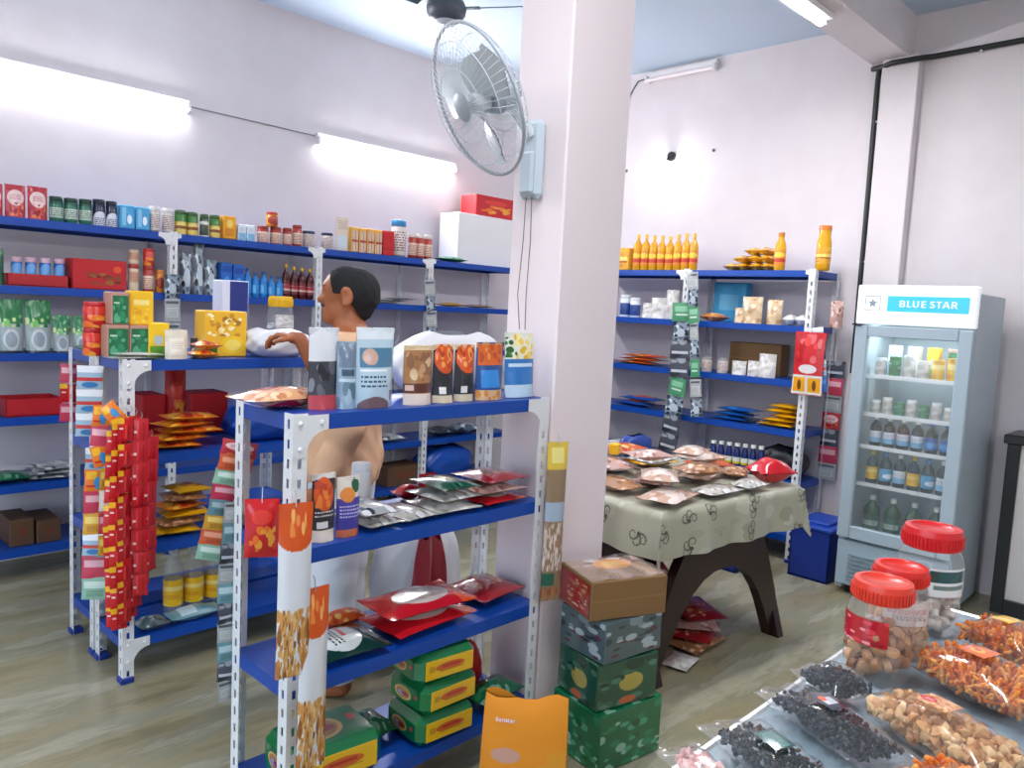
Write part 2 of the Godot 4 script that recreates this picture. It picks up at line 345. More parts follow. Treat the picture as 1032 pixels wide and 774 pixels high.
func make_atlas() -> void:
	var S := 128
	var im := Image.create(S * 10, S * 10, false, Image.FORMAT_RGB8)
	var k := 0
	for key in DESIGN:
		var d: Array = DESIGN[key]
		var ox := (k % 10) * S
		var oy := (k / 10) * S
		cells[key] = k
		k += 1
		var clip := Rect2i(ox, oy, S, S)
		im.fill_rect(clip, H(d[0]))
		for o in d.slice(1):
			match o[0]:
				"r": im.fill_rect(Rect2i(ox + int(o[1] * S), oy + int(o[2] * S), int((o[3] - o[1]) * S), int((o[4] - o[2]) * S)), H(o[5]))
				"e": blot(im, ox + o[1] * S, oy + o[2] * S, o[3] * S, o[4] * S, H(o[5]), clip)
				"b":
					var c2 := Rect2i(ox + int(o[1] * S), oy + int(o[2] * S), int((o[3] - o[1]) * S), int((o[4] - o[2]) * S))
					for q in o[5]:
						var cs: Array = o[7]
						var r: float = o[6] * S * rng.randf_range(.5, 1.2)
						blot(im, c2.position.x + rng.randf() * c2.size.x, c2.position.y + rng.randf() * c2.size.y, r, r * rng.randf_range(.45, 1.0), H(cs[rng.randi() % cs.size()]), c2)
				"t":
					var y: float = oy + o[2] * S
					while y < oy + o[4] * S - 2:
						var x: float = ox + o[1] * S
						while x < ox + o[3] * S - 3:
							var w := rng.randi_range(3, 11)
							im.fill_rect(Rect2i(int(x), int(y), mini(w, int(ox + o[3] * S - x)), 3), H(o[5]))
							x += w + 3
						y += 7
				"l":
					im.fill_rect(Rect2i(ox + int(o[1] * S), oy + int(o[2] * S), maxi(1, int((o[3] - o[1]) * S)), maxi(1, int((o[4] - o[2]) * S))), H(o[5]))
	atlas = ImageTexture.create_from_image(im)
	for kind in [["foil", .28, .25], ["card", .6, 0.0], ["film", .16, .7], ["matte", .75, 0.0], ["glass_label", .4, .3]]:
		var m := M(kind[0], "ffffff", kind[1])
		m.albedo_texture = atlas
		if kind[2] > 0:
			m.clearcoat_enabled = true; m.clearcoat = kind[2]; m.clearcoat_roughness = .12

func cell(mb: MB, key: String) -> MB:
	if not cells.has(key):
		push_error("no design " + key); return mb
	var k: int = cells[key]
	mb.uv0 = Vector2((k % 10) + .015, (k / 10) + .015) / 10.0
	mb.uv1 = Vector2((k % 10) + .985, (k / 10) + .985) / 10.0
	return mb

# ---------------------------------------------------------------- packs
# a sealed pack standing on its base (stand) or pinched at both ends; front towards +Z, base at y = 0
func pack_mesh(w: float, h: float, d: float, design: String, stand: bool, sd: int, nu := 8, nv := 11) -> MB:
	var mb := MB.new()
	if design != "": cell(mb, design)
	var ph := sd * 1.7
	var front := []
	var back := []
	for j in nv + 1:
		var fv := float(j) / nv
		var rf := []
		var rb := []
		for i in nu + 1:
			var fu := float(i) / nu
			var e := absf(2 * fu - 1)
			var across := 1.0 - pow(e, 3.2)
			var along: float
			if stand: along = pow(clampf((.94 - fv) / .94, 0, 1), .55) * (.85 + .15 * sin(fv * 6 + ph))
			else: along = pow(clampf(sin(PI * clampf((fv - .05) / .9, 0, 1)), 0, 1), .55)
			var th := d / 2 * across * along
			var wr := d * .035 * sin(fu * 11 + fv * 7 + ph) * across + d * .03 * sin(fv * 19 - fu * 5 + ph * 2) * across
			if fv < .04 or fv > .96: wr = d * .05 * sin(fu * 14 + ph)
			var narrow := 1.0 - .05 * along * (1.0 if not stand else .5)
			var x := (fu - .5) * w * narrow
			var y := fv * h
			rf.append(Vector3(x, y, th + .0008 + wr * (0.6 if th > 0 else 1.0)))
			rb.append(Vector3(-x, y, -th - .0008 + (wr if th <= 0 else 0.0)))
		front.append(rf); back.append(rb)
	mb.grid(front)
	mb.grid(back)
	if stand:
		for i in nu: mb.quad(back[0][nu - i], back[0][nu - i - 1], front[0][i + 1], front[0][i], true)
	return mb

var serial := 0
func pouch(label: String, cat: String, at: Vector3, yaw: float, s: Vector3, design: String, mk := "foil", group := "", called := "pouch", lean := 0.0) -> MeshInstance3D:
	serial += 1
	var o := obj(called, pack_mesh(s.x, s.y, s.z, design, true, serial), M(mk))
	o.position = at
	o.rotation_degrees = Vector3(lean, yaw, 0)
	tag(o, label, cat, group)
	return o

func fit_height(mb: MB, h: float) -> void:
	var lo := 1e9
	var hi := -1e9
	for p in mb.v:
		lo = minf(lo, p.y); hi = maxf(hi, p.y)
	for i in mb.v.size(): mb.v[i].y = (mb.v[i].y - lo) * h / (hi - lo)

# lying flat: length along local X, width along local Z, print upward
func flat(label: String, cat: String, at: Vector3, yaw: float, s: Vector3, design: String, mk := "foil", group := "", called := "packet", roll := 0.0) -> MeshInstance3D:
	serial += 1
	var src := pack_mesh(s.z, s.x, s.y, design, false, serial)
	var mb := MB.new()
	var b := Basis(Vector3.UP, PI / 2) * Basis(Vector3.RIGHT, -PI / 2)
	mb = src
	for i in mb.v.size():
		mb.v[i] = b * (mb.v[i] - Vector3(0, s.x / 2, 0)) + Vector3(0, s.y * .5, 0)
		mb.n[i] = b * mb.n[i]
	fit_height(mb, s.y)
	var o := obj(called, mb, M(mk))
	o.position = at
	o.rotation_degrees = Vector3(0, yaw, roll)
	tag(o, label, cat, group)
	return o

func carton(label: String, cat: String, at: Vector3, yaw: float, s: Vector3, design: String, mk := "card", group := "", called := "carton", wrap_sides := false) -> MeshInstance3D:
	var mb := cell(MB.new(), design)
	mb.box(Vector3(0, s.y / 2, 0), s, .004, wrap_sides)
	var o := obj(called, mb, M(mk))
	o.position = at
	o.rotation_degrees.y = yaw
	tag(o, label, cat, group)
	return o

func tin(label: String, cat: String, at: Vector3, yaw: float, r: float, h: float, design: String, lid: String, group := "", called := "tin") -> Node3D:
	var t := thing(called, label, cat, at, yaw, group)
	var mb := cell(MB.new(), design)
	var hb := h * .84
	mb.lathe([[.0, 0], [r * .93, 0], [r, .006], [r, hb - .006], [r * .9, hb], [.0, hb]], 14)
	obj("body", mb, M("foil"), t)
	var l := MB.new()
	l.lathe([[r * .9, hb - .004], [r * .96, hb], [r * .96, h - .004], [r * .9, h], [0, h]], 14)
	obj("lid", l, M("plastic_" + lid, lid, .35), t)
	return t

func bottle(label: String, cat: String, at: Vector3, yaw: float, r: float, h: float, m: Material, design: String, cap: String, group := "", called := "bottle", neck := .32) -> Node3D:
	var t := thing(called, label, cat, at, yaw, group)
	var b := MB.new()
	var sh := h * .62
	b.lathe([[0, 0], [r * .85, 0], [r, .008], [r, sh], [r * .85, h * .72], [r * neck, h * .84], [r * neck, h * .92], [0, h * .92]], 14)
	obj("body", b, m, t)
	if design != "":
		var l := cell(MB.new(), design)
		l.lathe([[r + .0012, h * .14], [r + .0012, h * .52]], 14)
		obj("label", l, M("glass_label"), t)
	var k := MB.new()
	k.lathe([[r * neck + .003, h * .89], [r * neck + .003, h * .995], [r * neck, h], [0, h]], 12)
	obj("cap", k, M("plastic_" + cap, cap, .35), t)
	return t

# a chain of sachets hanging from pts[0] down along the polyline; each sachet is a part
func strip(label: String, pts: Array, w: float, each: float, designs: Array, yaw: float, group := "", depth := .008, called := "sachet_strip") -> Node3D:
	var t := thing(called, label, "sachet strip", pts[0], 0, group)
	var meshes := {}
	for d in designs:
		serial += 1
		meshes[d] = pack_mesh(w, each * .98, depth, d, false, serial, 4, 5).mesh()
	var k := 0
	for s in pts.size() - 1:
		var a: Vector3 = pts[s] - pts[0]
		var b: Vector3 = pts[s + 1] - pts[0]
		var cnt := maxi(1, roundi((b - a).length() / each))
		for q in cnt:
			var p := a.lerp(b, float(q + 1) / cnt)
			var up := (a - b).normalized()
			var fz := Vector3(sin(deg_to_rad(yaw)), 0, cos(deg_to_rad(yaw)))
			var fx := up.cross(fz).normalized()
			fz = fx.cross(up).normalized()
			var o := obj("sachet", meshes[designs[k % designs.size()]], M("foil"), t)
			o.transform = Transform3D(Basis(fx, up, fz) * Basis(Vector3.UP, rng.randf_range(-.25, .25)), p)
			k += 1
	var h := MB.new()
	h.tube([Vector3(0, .025, 0), Vector3(.006, .012, 0), Vector3(0, 0, 0)], .0015, 5)
	obj("hook", h, M("steel", "b8bcc0", .3, .9), t)
	return t

# ---------------------------------------------------------------- racks
func post_mesh(h: float) -> MB:
	var mb := MB.new()
	var th := .0022
	for f in 2:
		var put := func(a: float, b: float, y0: float, y1: float) -> void:
			if f == 0: mb.box(Vector3((a + b) / 2, (y0 + y1) / 2, th / 2), Vector3(b - a, y1 - y0, th))
			else: mb.box(Vector3(th / 2, (y0 + y1) / 2, (a + b) / 2), Vector3(th, y1 - y0, b - a))
		put.call(th if f else 0.0, .015, 0.0, h)
		put.call(.026, .042, 0.0, h)
		var y := 0.0
		while y < h:
			put.call(.015, .026, y, minf(y + .026, h))
			y += .05
	return mb

func shelf_mesh(w: float, d: float) -> MB:
	var mb := MB.new()
	var lip := .04
	mb.box(Vector3(0, -.0015, 0), Vector3(w, .003, d))
	for s in [-1.0, 1.0]:
		mb.box(Vector3(0, -lip / 2, s * (d / 2 - .002)), Vector3(w, lip, .004), .0018)
		mb.box(Vector3(s * (w / 2 - .002), -lip / 2, 0), Vector3(.004, lip, d), .0018)
		mb.box(Vector3(0, -lip + .001, s * (d / 2 - .008)), Vector3(w, .002, .014))
	return mb

func gusset_mesh(s: float) -> MB:
	var p := PackedVector2Array([Vector2(0, 0), Vector2(0, -.105)])
	p.append(Vector2(.038, -.105))
	for k in 7:
		var a := PI - PI / 2 * k / 6.0
		p.append(Vector2(.1 + .062 * cos(a), -.1 + .062 * sin(a)))
	p.append(Vector2(.1, 0))
	p.reverse()
	for i in p.size(): p[i] = Vector2(p[i].x * s, p[i].y * s)
	var mb := MB.new()
	mb.prism(p, 0, .002)
	for q in [Vector2(.02, -.02), Vector2(.08, -.02), Vector2(.02, -.085)]:
		mb.xf = Transform3D(Basis(Vector3.RIGHT, PI / 2), Vector3(q.x * s, q.y * s, .002))
		mb.lathe([[.0065, 0], [.0065, .003], [.004, .005], [0, .005]], 8)
	return mb

# bays along local +X from the origin (front left corner, front towards +Z); the back is at -depth
func rack(label: String, at: Vector3, yaw: float, bays: int, bw: float, depth: float, h: float, levels: Array, gus: Array) -> Node3D:
	var t := thing("storage_rack", label, "rack", at, yaw)
	var white := M("rack_white", "e4e6e6", .35, .1)
	var blue := M("rack_blue", "0645a2", .36, .1)
	var pm := post_mesh(h).mesh()
	var sm := shelf_mesh(bw - .006, depth - .008).mesh()
	var gm := gusset_mesh(.62 if h > 1.5 else 1.0).mesh()
	var foot := MB.new()
	foot.box(Vector3(.02, .012, .02), Vector3(.05, .024, .05), .004)
	var fm := foot.mesh()
	for k in bays + 1:
		for back in 2:
			var o := obj("post", pm, white, t)
			var last := k == bays
			o.position = Vector3(k * bw, 0, -depth if back else 0.0)
			o.rotation_degrees.y = [[90.0, 0.0], [180.0, 270.0]][1 if last else 0][back]
			var ft := obj("foot", fm, M("foot_blue", "0d2f86", .5), o)
			ft.position = Vector3(-.003, 0, -.003)
	for y in levels:
		for k in bays:
			var s := obj("shelf", sm, blue, t)
			s.position = Vector3((k + .5) * bw, y, -depth / 2)
			if y in gus:
				for e in 2:
					var g := obj("gusset", gm, white, s)
					if e == 0: g.transform = Transform3D(Basis(), Vector3(-bw / 2, 0, depth / 2 + .0005))
					else: g.transform = Transform3D(Basis(Vector3.UP, PI), Vector3(bw / 2, 0, depth / 2 + .0025))
	return t

func taped_carton() -> void:
	var at := Vector3(2.115, .507, -1.53)
	var t := thing("taped_carton", "brown carton wrapped in clear film on top of the stack", "carton", at, -22)
	var b := cell(MB.new(), "plain_card")
	b.box(Vector3(0, .065, 0), Vector3(.29, .13, .22), .003)
	obj("carton_body", b, M("card"), t)
	var p := cell(MB.new(), "carton_print")
	p.quad(Vector3(-.14, .1315, .1), Vector3(.14, .1315, .1), Vector3(.14, .1315, -.1), Vector3(-.14, .1315, -.1))
	obj("top_print", p, M("film"), t)
	var sd := cell(MB.new(), "red_nut_flat")
	sd.quad(Vector3(-.1465, .01, -.1), Vector3(-.1465, .01, .1), Vector3(-.1465, .12, .1), Vector3(-.1465, .12, -.1))
	obj("side_print", sd, M("film"), t)
	serial += 1
	var f := MB.new()
	var g := []
	for j in 9:
		var row := []
		for i in 17:
			var x := (i / 16.0 - .5) * .296
			var z := (.5 - j / 8.0) * .226
			row.append(Vector3(x, .134 + .004 * sin(x * 60 + z * 31) * sin(z * 47) + .003, z))
		g.append(row)
	f.grid(g)
	obj("film", f, clear("clear_film", "f2f6f8", .035, .1), t)

func orange_bag() -> void:
	serial += 1
	var t := thing("flour_bag", "bright orange paper bag standing in front of the near rack", "bag", Vector3(1.575, 0, -1.41), -54)
	var w := .235
	var h := .41
	var mb := cell(MB.new(), "orange_bag")
	var fr := []
	var bk := []
	for j in 13:
		var v := j / 12.0
		var rf := []
		var rb := []
		for i in 9:
			var u := i / 8.0
			var th := .05 * pow(1 - v, .45) * (1 - .25 * pow(absf(2 * u - 1), 4)) + .0012
			var x := (u - .5) * w * (1 + .08 * (1 - v))
			var y := v * h - (.012 * sin(u * 5.0) + .006 * sin(u * 13) if j == 12 else 0.0)
			rf.append(Vector3(x, y, th + .002 * sin(u * 9 + v * 11)))
			rb.append(Vector3(-x, y, -th))
		fr.append(rf); bk.append(rb)
	mb.grid(fr)
	mb.grid(bk)
	for j in 12:
		mb.quad(bk[j][0], fr[j][8], fr[j + 1][8], bk[j + 1][0], true) if false else mb.quad(fr[j][8], bk[j][0], bk[j + 1][0], fr[j + 1][8], true)
		mb.quad(bk[j][8], fr[j][0], fr[j + 1][0], bk[j + 1][8], true)
	for i in 8: mb.quad(bk[0][8 - i], bk[0][7 - i], fr[0][i + 1], fr[0][i], true)
	obj("paper_bag", mb, M("matte"), t)
	var tm := TextMesh.new()
	tm.text = "Sunstar"
	var fnt := SystemFont.new()
	fnt.font_names = PackedStringArray(["Droid Sans"])
	fnt.font_weight = 700
	tm.font = fnt
	tm.font_size = 32
	tm.pixel_size = .00048
	tm.depth = .001
	var o := obj("lettering", tm, M("letter_pale", "f0dce4", .6), t)
	o.position = Vector3(-.055, .345, .026)
	o.rotation_degrees = Vector3(-6, 0, 0)


func seal(o: Node3D, w: float, h: float, hex: String) -> void:
	var mb := MB.new()
	mb.box(Vector3(0, h - .009, 0), Vector3(w + .001, .017, .0034), .0012)
	for k in 3: mb.box(Vector3(0, h - .004 - k * .005, .0018), Vector3(w, .0016, .001))
	obj("top_seal", mb, M("seal_" + hex, hex, .35), o)

# ---------------------------------------------------------------- light fittings
func tube_light(label: String, at: Vector3, yaw: float, length: float, lit: float, down := false, tint := "fbfaff") -> void:
	var t := thing("tube_light", label, "lamp", at, yaw)
	if down: t.rotation_degrees.x = 90
	var b := MB.new()
	b.box(Vector3(0, .02, .017), Vector3(length, .04, .03), .004)
	obj("batten", b, M("batten_white", "e6e4e4", .4), t)
	for s in [-1.0, 1.0]:
		var e := MB.new()
		e.box(Vector3(s * (length / 2 - .012), -.012, .03), Vector3(.024, .05, .05), .005)
		obj("lamp_holder", e, M("batten_white"), t)
	var g := MB.new()
	g.tube([Vector3(-length / 2 + .02, -.02, .045), Vector3(length / 2 - .02, -.02, .045)], .014, 12)
	if lit <= 0.0:
		obj("tube", g, M("tube_off", "f2e6e6", .3), t)
		return
	obj("tube", g, M("tube_glow", tint, .4, 0, {"emission_enabled": true, "emission": H(tint), "emission_energy_multiplier": 26.0}), t)
	var l := AreaLight3D.new()
	l.area_size = Vector2(length - .04, .03)
	l.light_energy = lit
	l.light_color = H(tint)
	l.shadow_enabled = true
	l.position = Vector3(0, -.02, .062)
	l.rotation_degrees.y = 180
	l.set("area_range", 14.0)
	l.set("area_attenuation", 2.0)
	t.add_child(l)

# ---------------------------------------------------------------- fans
func ring(r: float, z: float, n := 48) -> Array:
	var o := []
	for k in n: o.append(Vector3(cos(TAU * k / n) * r, sin(TAU * k / n) * r, z))
	return o

func wall_fan() -> void:
	var mount := Vector3(1.968, 2.03, -1.85)
	var t := thing("wall_fan", "grey round wire-caged wall fan mounted on the white pillar", "fan", mount)
	var grey := M("fan_grey", "d6dde2", .4)
	var head := Vector3(1.695, 2.139, -1.862) - mount
	var view := (Vector3(1.695, 2.139, -1.862) - Vector3(0, 1.5, 0)).normalized()
	var right := view.cross(Vector3.UP).normalized()
	var up := right.cross(view)
	var nrm := (-.50 * view - .80 * right - .36 * up).normalized()
	var fx := Vector3.UP.cross(nrm).normalized()
	var B := Basis(fx, nrm.cross(fx), nrm).scaled(Vector3.ONE * 1.06)
	var X := Transform3D(B, head)
	var b := MB.new()
	b.box(Vector3(-.02, -.03, 0), Vector3(.04, .26, .095), .016)
	b.box(Vector3(-.045, -.075, 0), Vector3(.02, .14, .06), .008)
	obj("wall_bracket", b, M("fan_bracket", "bccad2", .4), t)
	var a := MB.new()
	a.tube([Vector3(-.04, .05, 0), Vector3(-.075, .085, 0), head - nrm * .1], .02, 10)
	obj("arm", a, grey, t)
	var m := MB.new()
	m.xf = X * Transform3D(Basis(Vector3.RIGHT, PI / 2), Vector3(0, 0, -.14))
	m.lathe([[0, 0], [.04, .003], [.055, .02], [.058, .085], [.05, .1], [0, .1]], 20)
	obj("motor_housing", m, M("fan_motor", "aab4bc", .4), t)
	for side in 2:
		var g := MB.new()
		g.xf = X
		var zs := .055 if side == 0 else -.065
		for k in 56:
			var an := TAU * k / 56 + side * .03
			var d := Vector3(cos(an), sin(an), 0)
			g.tube([d * .04 + Vector3(0, 0, zs), d * .11 + Vector3(0, 0, zs * .97), d * .18 + Vector3(0, 0, zs * .72), d * .218 + Vector3(0, 0, zs * .2), d * .221], .0011, 4)
		for r in [[.04, 1.0], [.11, .97], [.18, .72]]: g.tube(ring(r[0], zs * r[1]), .0015, 4, true)
		obj("front_guard" if side == 0 else "rear_guard", g, M("fan_wire", "d2d9de", .35), t)
	var rim := MB.new()
	rim.xf = X
	rim.tube(ring(.222, 0, 64), .0055, 8, true)
	obj("guard_rim", rim, M("fan_rim", "a9b2ba", .4), t)
	var cap := MB.new()
	cap.xf = X * Transform3D(Basis(Vector3.RIGHT, PI / 2), Vector3(0, 0, .05))
	cap.lathe([[.042, 0], [.042, .006], [.03, .012], [0, .014]], 20)
	obj("guard_badge", cap, M("fan_motor"), t)
	for k in 3:
		var bl := MB.new()
		bl.xf = X * Transform3D(Basis(Vector3.BACK, TAU * k / 3 + .5), Vector3(0, 0, -.005))
		for s in 2:
			var gr := []
			for j in 9:
				var r := .03 + .165 * j / 8.0
				var row := []
				for i in 7:
					var w := (i / 6.0 - .5) * (.5 + 1.1 * sin(PI * minf(1, j / 8.0 + .15)))
					var p := Vector3(cos(w) * r, sin(w) * r, w * .045 + (.002 if s == 0 else -.002))
					row.append(p)
				if s == 1: row.reverse()
				gr.append(row)
			bl.grid(gr)
		obj("blade", bl, M("fan_blade", "dbe3e8", .3), t)
	var hub := MB.new()
	hub.xf = X * Transform3D(Basis(Vector3.RIGHT, PI / 2), Vector3(0, 0, -.03))
	hub.lathe([[.034, 0], [.034, .045], [.026, .055], [0, .058]], 16)
	obj("hub", hub, grey, t)
	for q in [-.012, .014]:
		var c := MB.new()
		c.tube([Vector3(-.03, -.15, q), Vector3(-.03, -.3, q * 1.3), Vector3(-.028 - absf(q), -.48, q * 1.6), Vector3(-.03, -.6, q)], .0016, 5)
		obj("pull_cord", c, M("cord_brown", "5a4a4c", .7), t)

func ceiling_fan() -> void:
	var t := thing("ceiling_fan", "dark grey ceiling fan hanging beyond the wall fan", "fan", Vector3(2.69, 3.35, -3.22))
	var dark := M("ceiling_fan_dark", "4c5560", .45)
	var r := MB.new()
	r.lathe([[.0, -.28], [.012, -.28], [.012, -.05], [.05, -.04], [.055, 0], [0, 0]], 14)
	obj("down_rod", r, dark, t)
	var m := MB.new()
	m.lathe([[0, -.405], [.05, -.4], [.085, -.385], [.1, -.36], [.105, -.33], [.09, -.3], [.04, -.285], [.03, -.24], [0, -.24]], 24)
	obj("motor", m, dark, t)
	var c := MB.new()
	c.lathe([[0, -.418], [.04, -.415], [.06, -.4], [.055, -.395], [0, -.395]], 20)
	obj("cap", c, M("ceiling_fan_cap", "d6dde4", .35), t)
	for k in 3:
		var b := MB.new()
		b.xf = Transform3D(Basis(Vector3.UP, deg_to_rad(-58 + 120 * k)), Vector3(0, -.335, 0))
		b.box(Vector3(.13, 0, 0), Vector3(.1, .006, .035), .002)
		b.xf = b.xf * Transform3D(Basis(Vector3.RIGHT, deg_to_rad(22)), Vector3())
		var poly := PackedVector2Array([Vector2(.16, -.045), Vector2(.55, -.065), Vector2(.575, -.03), Vector2(.575, .03), Vector2(.55, .065), Vector2(.16, .045)])
		b.xf = b.xf * Transform3D(Basis(Vector3.RIGHT, PI / 2), Vector3())
		b.prism(poly, -.002, .002)
		obj("blade", b, M("ceiling_fan_blade", "5e7684", .4), t)

# ---------------------------------------------------------------- fridge
func fridge(levels: Array) -> void:
	var W := .58
	var D := .55
	var Ht := 1.72
	var at := Vector3(4.36 + D / 2, 0, -1.36)
	var t := thing("display_fridge", "tall grey glass-door drinks fridge with blue and white header", "fridge", at, -90)
	var grey := M("fridge_grey", "a9b9c2", .35)
	var cab := MB.new()
	cab.box(Vector3(-W / 2 + .02, .86, -.02), Vector3(.04, Ht - .06, D - .04), .006)
	cab.box(Vector3(W / 2 - .02, .86, -.02), Vector3(.04, Ht - .06, D - .04), .006)
	cab.box(Vector3(0, .86, -D / 2 + .02), Vector3(W - .08, Ht - .06, .04))
	cab.box(Vector3(0, 1.62, -.02), Vector3(W - .08, .14, D - .04))
	cab.box(Vector3(0, .2, -.02), Vector3(W - .08, .22, D - .04))
	obj("cabinet", cab, grey, t)
	var inner := MB.new()
	inner.box(Vector3(0, .92, -D / 2 + .045), Vector3(W - .08, 1.2, .006))
	for s in [-1.0, 1.0]: inner.box(Vector3(s * (W / 2 - .043), .92, -.02), Vector3(.004, 1.2, D - .1))
	inner.box(Vector3(0, .325, -.03), Vector3(W - .084, .02, D - .1))
	obj("liner", inner, M("fridge_liner", "a9babf", .4), t)
	var grille := MB.new()
	grille.box(Vector3(0, .18, D / 2 - .035), Vector3(W - .01, .25, .03), .006)
	var gp := obj("base_panel", grille, M("fridge_panel", "9fb2bd", .4), t)
	for k in 7:
		var sl := MB.new()
		sl.xf = Transform3D(Basis(Vector3.RIGHT, .5), Vector3(0, .09 + k * .024, D / 2 - .016))
		sl.box(Vector3(-.04, 0, 0), Vector3(W - .22, .004, .014), .001)
		obj("louver", sl, M("fridge_louver", "6d7f89", .5), gp)
	for s in [Vector2(-1, -1), Vector2(1, -1), Vector2(-1, 1), Vector2(1, 1)]:
		var f := MB.new()
		f.lathe([[.018, 0], [.022, .006], [.022, .06], [0, .06]], 10, Vector3(s.x * (W / 2 - .06), 0, s.y * (D / 2 - .09)))
		obj("foot", f, M("black_plastic", "15171a", .5), t)
	var head := MB.new()
	head.box(Vector3(0, 1.617, D / 2 - .03), Vector3(W, .21, .06), .006)
	var hp := obj("header_sign", head, M("header_white", "f0f4f8", .35, 0, {"emission_enabled": true, "emission": H("eaf2fa"), "emission_energy_multiplier": .35}), t)
	var panel := MB.new()
	panel.box(Vector3(.062, 1.625, D / 2 + .0005), Vector3(.39, .082, .003), .001)
	obj("blue_sign_panel", panel, M("header_cyan", "46bfe6", .35, 0, {"emission_enabled": true, "emission": H("2fb0e0"), "emission_energy_multiplier": .25}), hp)
	var tm := TextMesh.new()
	tm.text = "BLUE STAR"
	var fnt := SystemFont.new()
	fnt.font_names = PackedStringArray(["Droid Sans"])
	fnt.font_weight = 700
	tm.font = fnt
	tm.font_size = 40
	tm.pixel_size = .00118
	tm.depth = .002
	var tx := obj("sign_lettering", tm, M("letter_white", "f4fafc", .4), hp)
	tx.position = Vector3(.065, 1.625, D / 2 + .0025)
	tx.scale = Vector3(1.18, 1, 1)
	var lg := MB.new()
	for s in [-1.0, 1.0]:
		lg.box(Vector3(-.208 + s * .038, 1.625, D / 2 + .001), Vector3(.003, .079, .002))
		lg.box(Vector3(-.208, 1.625 + s * .038, D / 2 + .001), Vector3(.079, .003, .002))
	var star := PackedVector2Array()
	for k in 10:
		var r := .027 if k % 2 == 0 else .011
		star.append(Vector2(-.208 + sin(TAU * k / 10) * -r, 1.625 + cos(TAU * k / 10) * r))
	lg.prism(star, D / 2, D / 2 + .002)
	obj("star_emblem", lg, M("emblem_grey", "8a949c", .4), hp)
	var door := MB.new()
	var y0 := .325
	var y1 := 1.505
	for s in [-1.0, 1.0]: door.box(Vector3(s * (W / 2 - .035), (y0 + y1) / 2, D / 2 - .022), Vector3(.07, y1 - y0, .04), .007)
	door.box(Vector3(0, y1 - .03, D / 2 - .022), Vector3(W - .14, .06, .04), .004)
	door.box(Vector3(0, y0 + .035, D / 2 - .022), Vector3(W - .14, .07, .04), .004)
	var dr := obj("door", door, M("fridge_door", "a3b4be", .35), t)
	var pane := MB.new()
	pane.box(Vector3(0, (y0 + y1) / 2, D / 2 - .025), Vector3(W - .13, y1 - y0 - .11, .006))
	obj("pane", pane, clear("fridge_glass", "dfeaea", .06, .03), dr)
	var hinge := MB.new()
	hinge.box(Vector3(-W / 2 + .01, 1.508, D / 2 - .01), Vector3(.05, .008, .04), .002)
	obj("hinge", hinge, M("black_plastic"), dr)
	for y in levels:
		var sh := MB.new()
		for k in 19:
			var x := -W / 2 + .055 + (W - .11) * k / 18.0
			sh.tube([Vector3(x, y - .004, -D / 2 + .06), Vector3(x, y - .004, D / 2 - .075)], .0022, 4)
		for z in [-D / 2 + .06, 0.0, D / 2 - .075]: sh.tube([Vector3(-W / 2 + .05, y - .008, z), Vector3(W / 2 - .05, y - .008, z)], .0032, 5)
		sh.box(Vector3(0, y, D / 2 - .068), Vector3(W - .1, .022, .004), .001)
		obj("wire_shelf", sh, M("wire_white", "d9dfe2", .4), t)
	var lamp := MB.new()
	lamp.box(Vector3(0, 1.535, .1), Vector3(W - .16, .012, .03), .003)
	obj("lamp_strip", lamp, M("fridge_led", "f4fbff", .4, 0, {"emission_enabled": true, "emission": H("e8f4ff"), "emission_energy_multiplier": 4.0}), t)
	var al := AreaLight3D.new()
	al.area_size = Vector2(W - .18, .03)
	al.light_energy = .2
	al.light_color = H("e8f4ff")
	al.shadow_enabled = true
	al.position = Vector3(0, 1.525, .1)
	al.rotation_degrees.x = -90
	t.add_child(al)
	# what stands inside
	var place := func(u: float, y: float, dz: float) -> Vector3: return at + Vector3(-dz, y + .001, u)
	var kinds := [["white_pack", "white yoghurt cup", "f0f0ec"], ["yellow_soft", "yellow juice cup", "e8b020"], ["green_box", "green drink cup", "2c7c3c"]]
	for k in 6:
		var kd: Array = kinds[[0, 2, 0, 0, 1, 1][k]]
		tin("%s on the fridge's top shelf, %s in its row" % [kd[1], ORD[k]], "cup", place.call(-.18 + k * .072, levels[3], .14), -90, .03, .1 + .012 * (k % 3), kd[0], kd[2], "cups on the top fridge shelf", "drink_cup")
	for k in 4:
		carton("milk carton behind the cups in the fridge, %s of four" % ORD[k], "carton", place.call(-.15 + k * .1, levels[3], .02), -90, Vector3(.06, .17, .06), ["white_blue", "white_pack", "yellow_green", "green_box"][k], "card", "milk cartons in the fridge", "milk_carton")
	for k in 7:
		var kd: Array = kinds[[0, 0, 2, 0, 2, 0, 0][k]]
		tin("%s on the fridge's second shelf, %s in its row" % [kd[1], ORD[k]], "cup", place.call(-.19 + k * .062, levels[2], .14), -90, .026, .075 + .02 * (k % 2), kd[0], kd[2], "cups on the second fridge shelf", "drink_cup")
	var dg := M("bottle_dark", "16261f", .15)
	for k in 6:
		bottle("dark drink bottle on the fridge's third shelf, %s in its row" % ORD[k], "bottle", place.call(-.18 + k * .072, levels[1], .13), -90, .03, .165, dg, ["white_blue", "blue_pack"][int(k > 3)], ["e8ecee", "2a70c0"][int(k > 3)], "bottles on the third fridge shelf")
	for k in 6:
		bottle("soft drink bottle on the fridge's fourth shelf, %s in its row" % ORD[k], "bottle", place.call(-.18 + k * .072, levels[0], .13), -90, .031, .18, M("bottle_teal", "1c3a44", .12), ["yellow_soft", "pale_blue", "white_blue"][k % 3], ["d8a818", "2a70c0", "e8ecee"][k % 3], "bottles on the fourth fridge shelf")
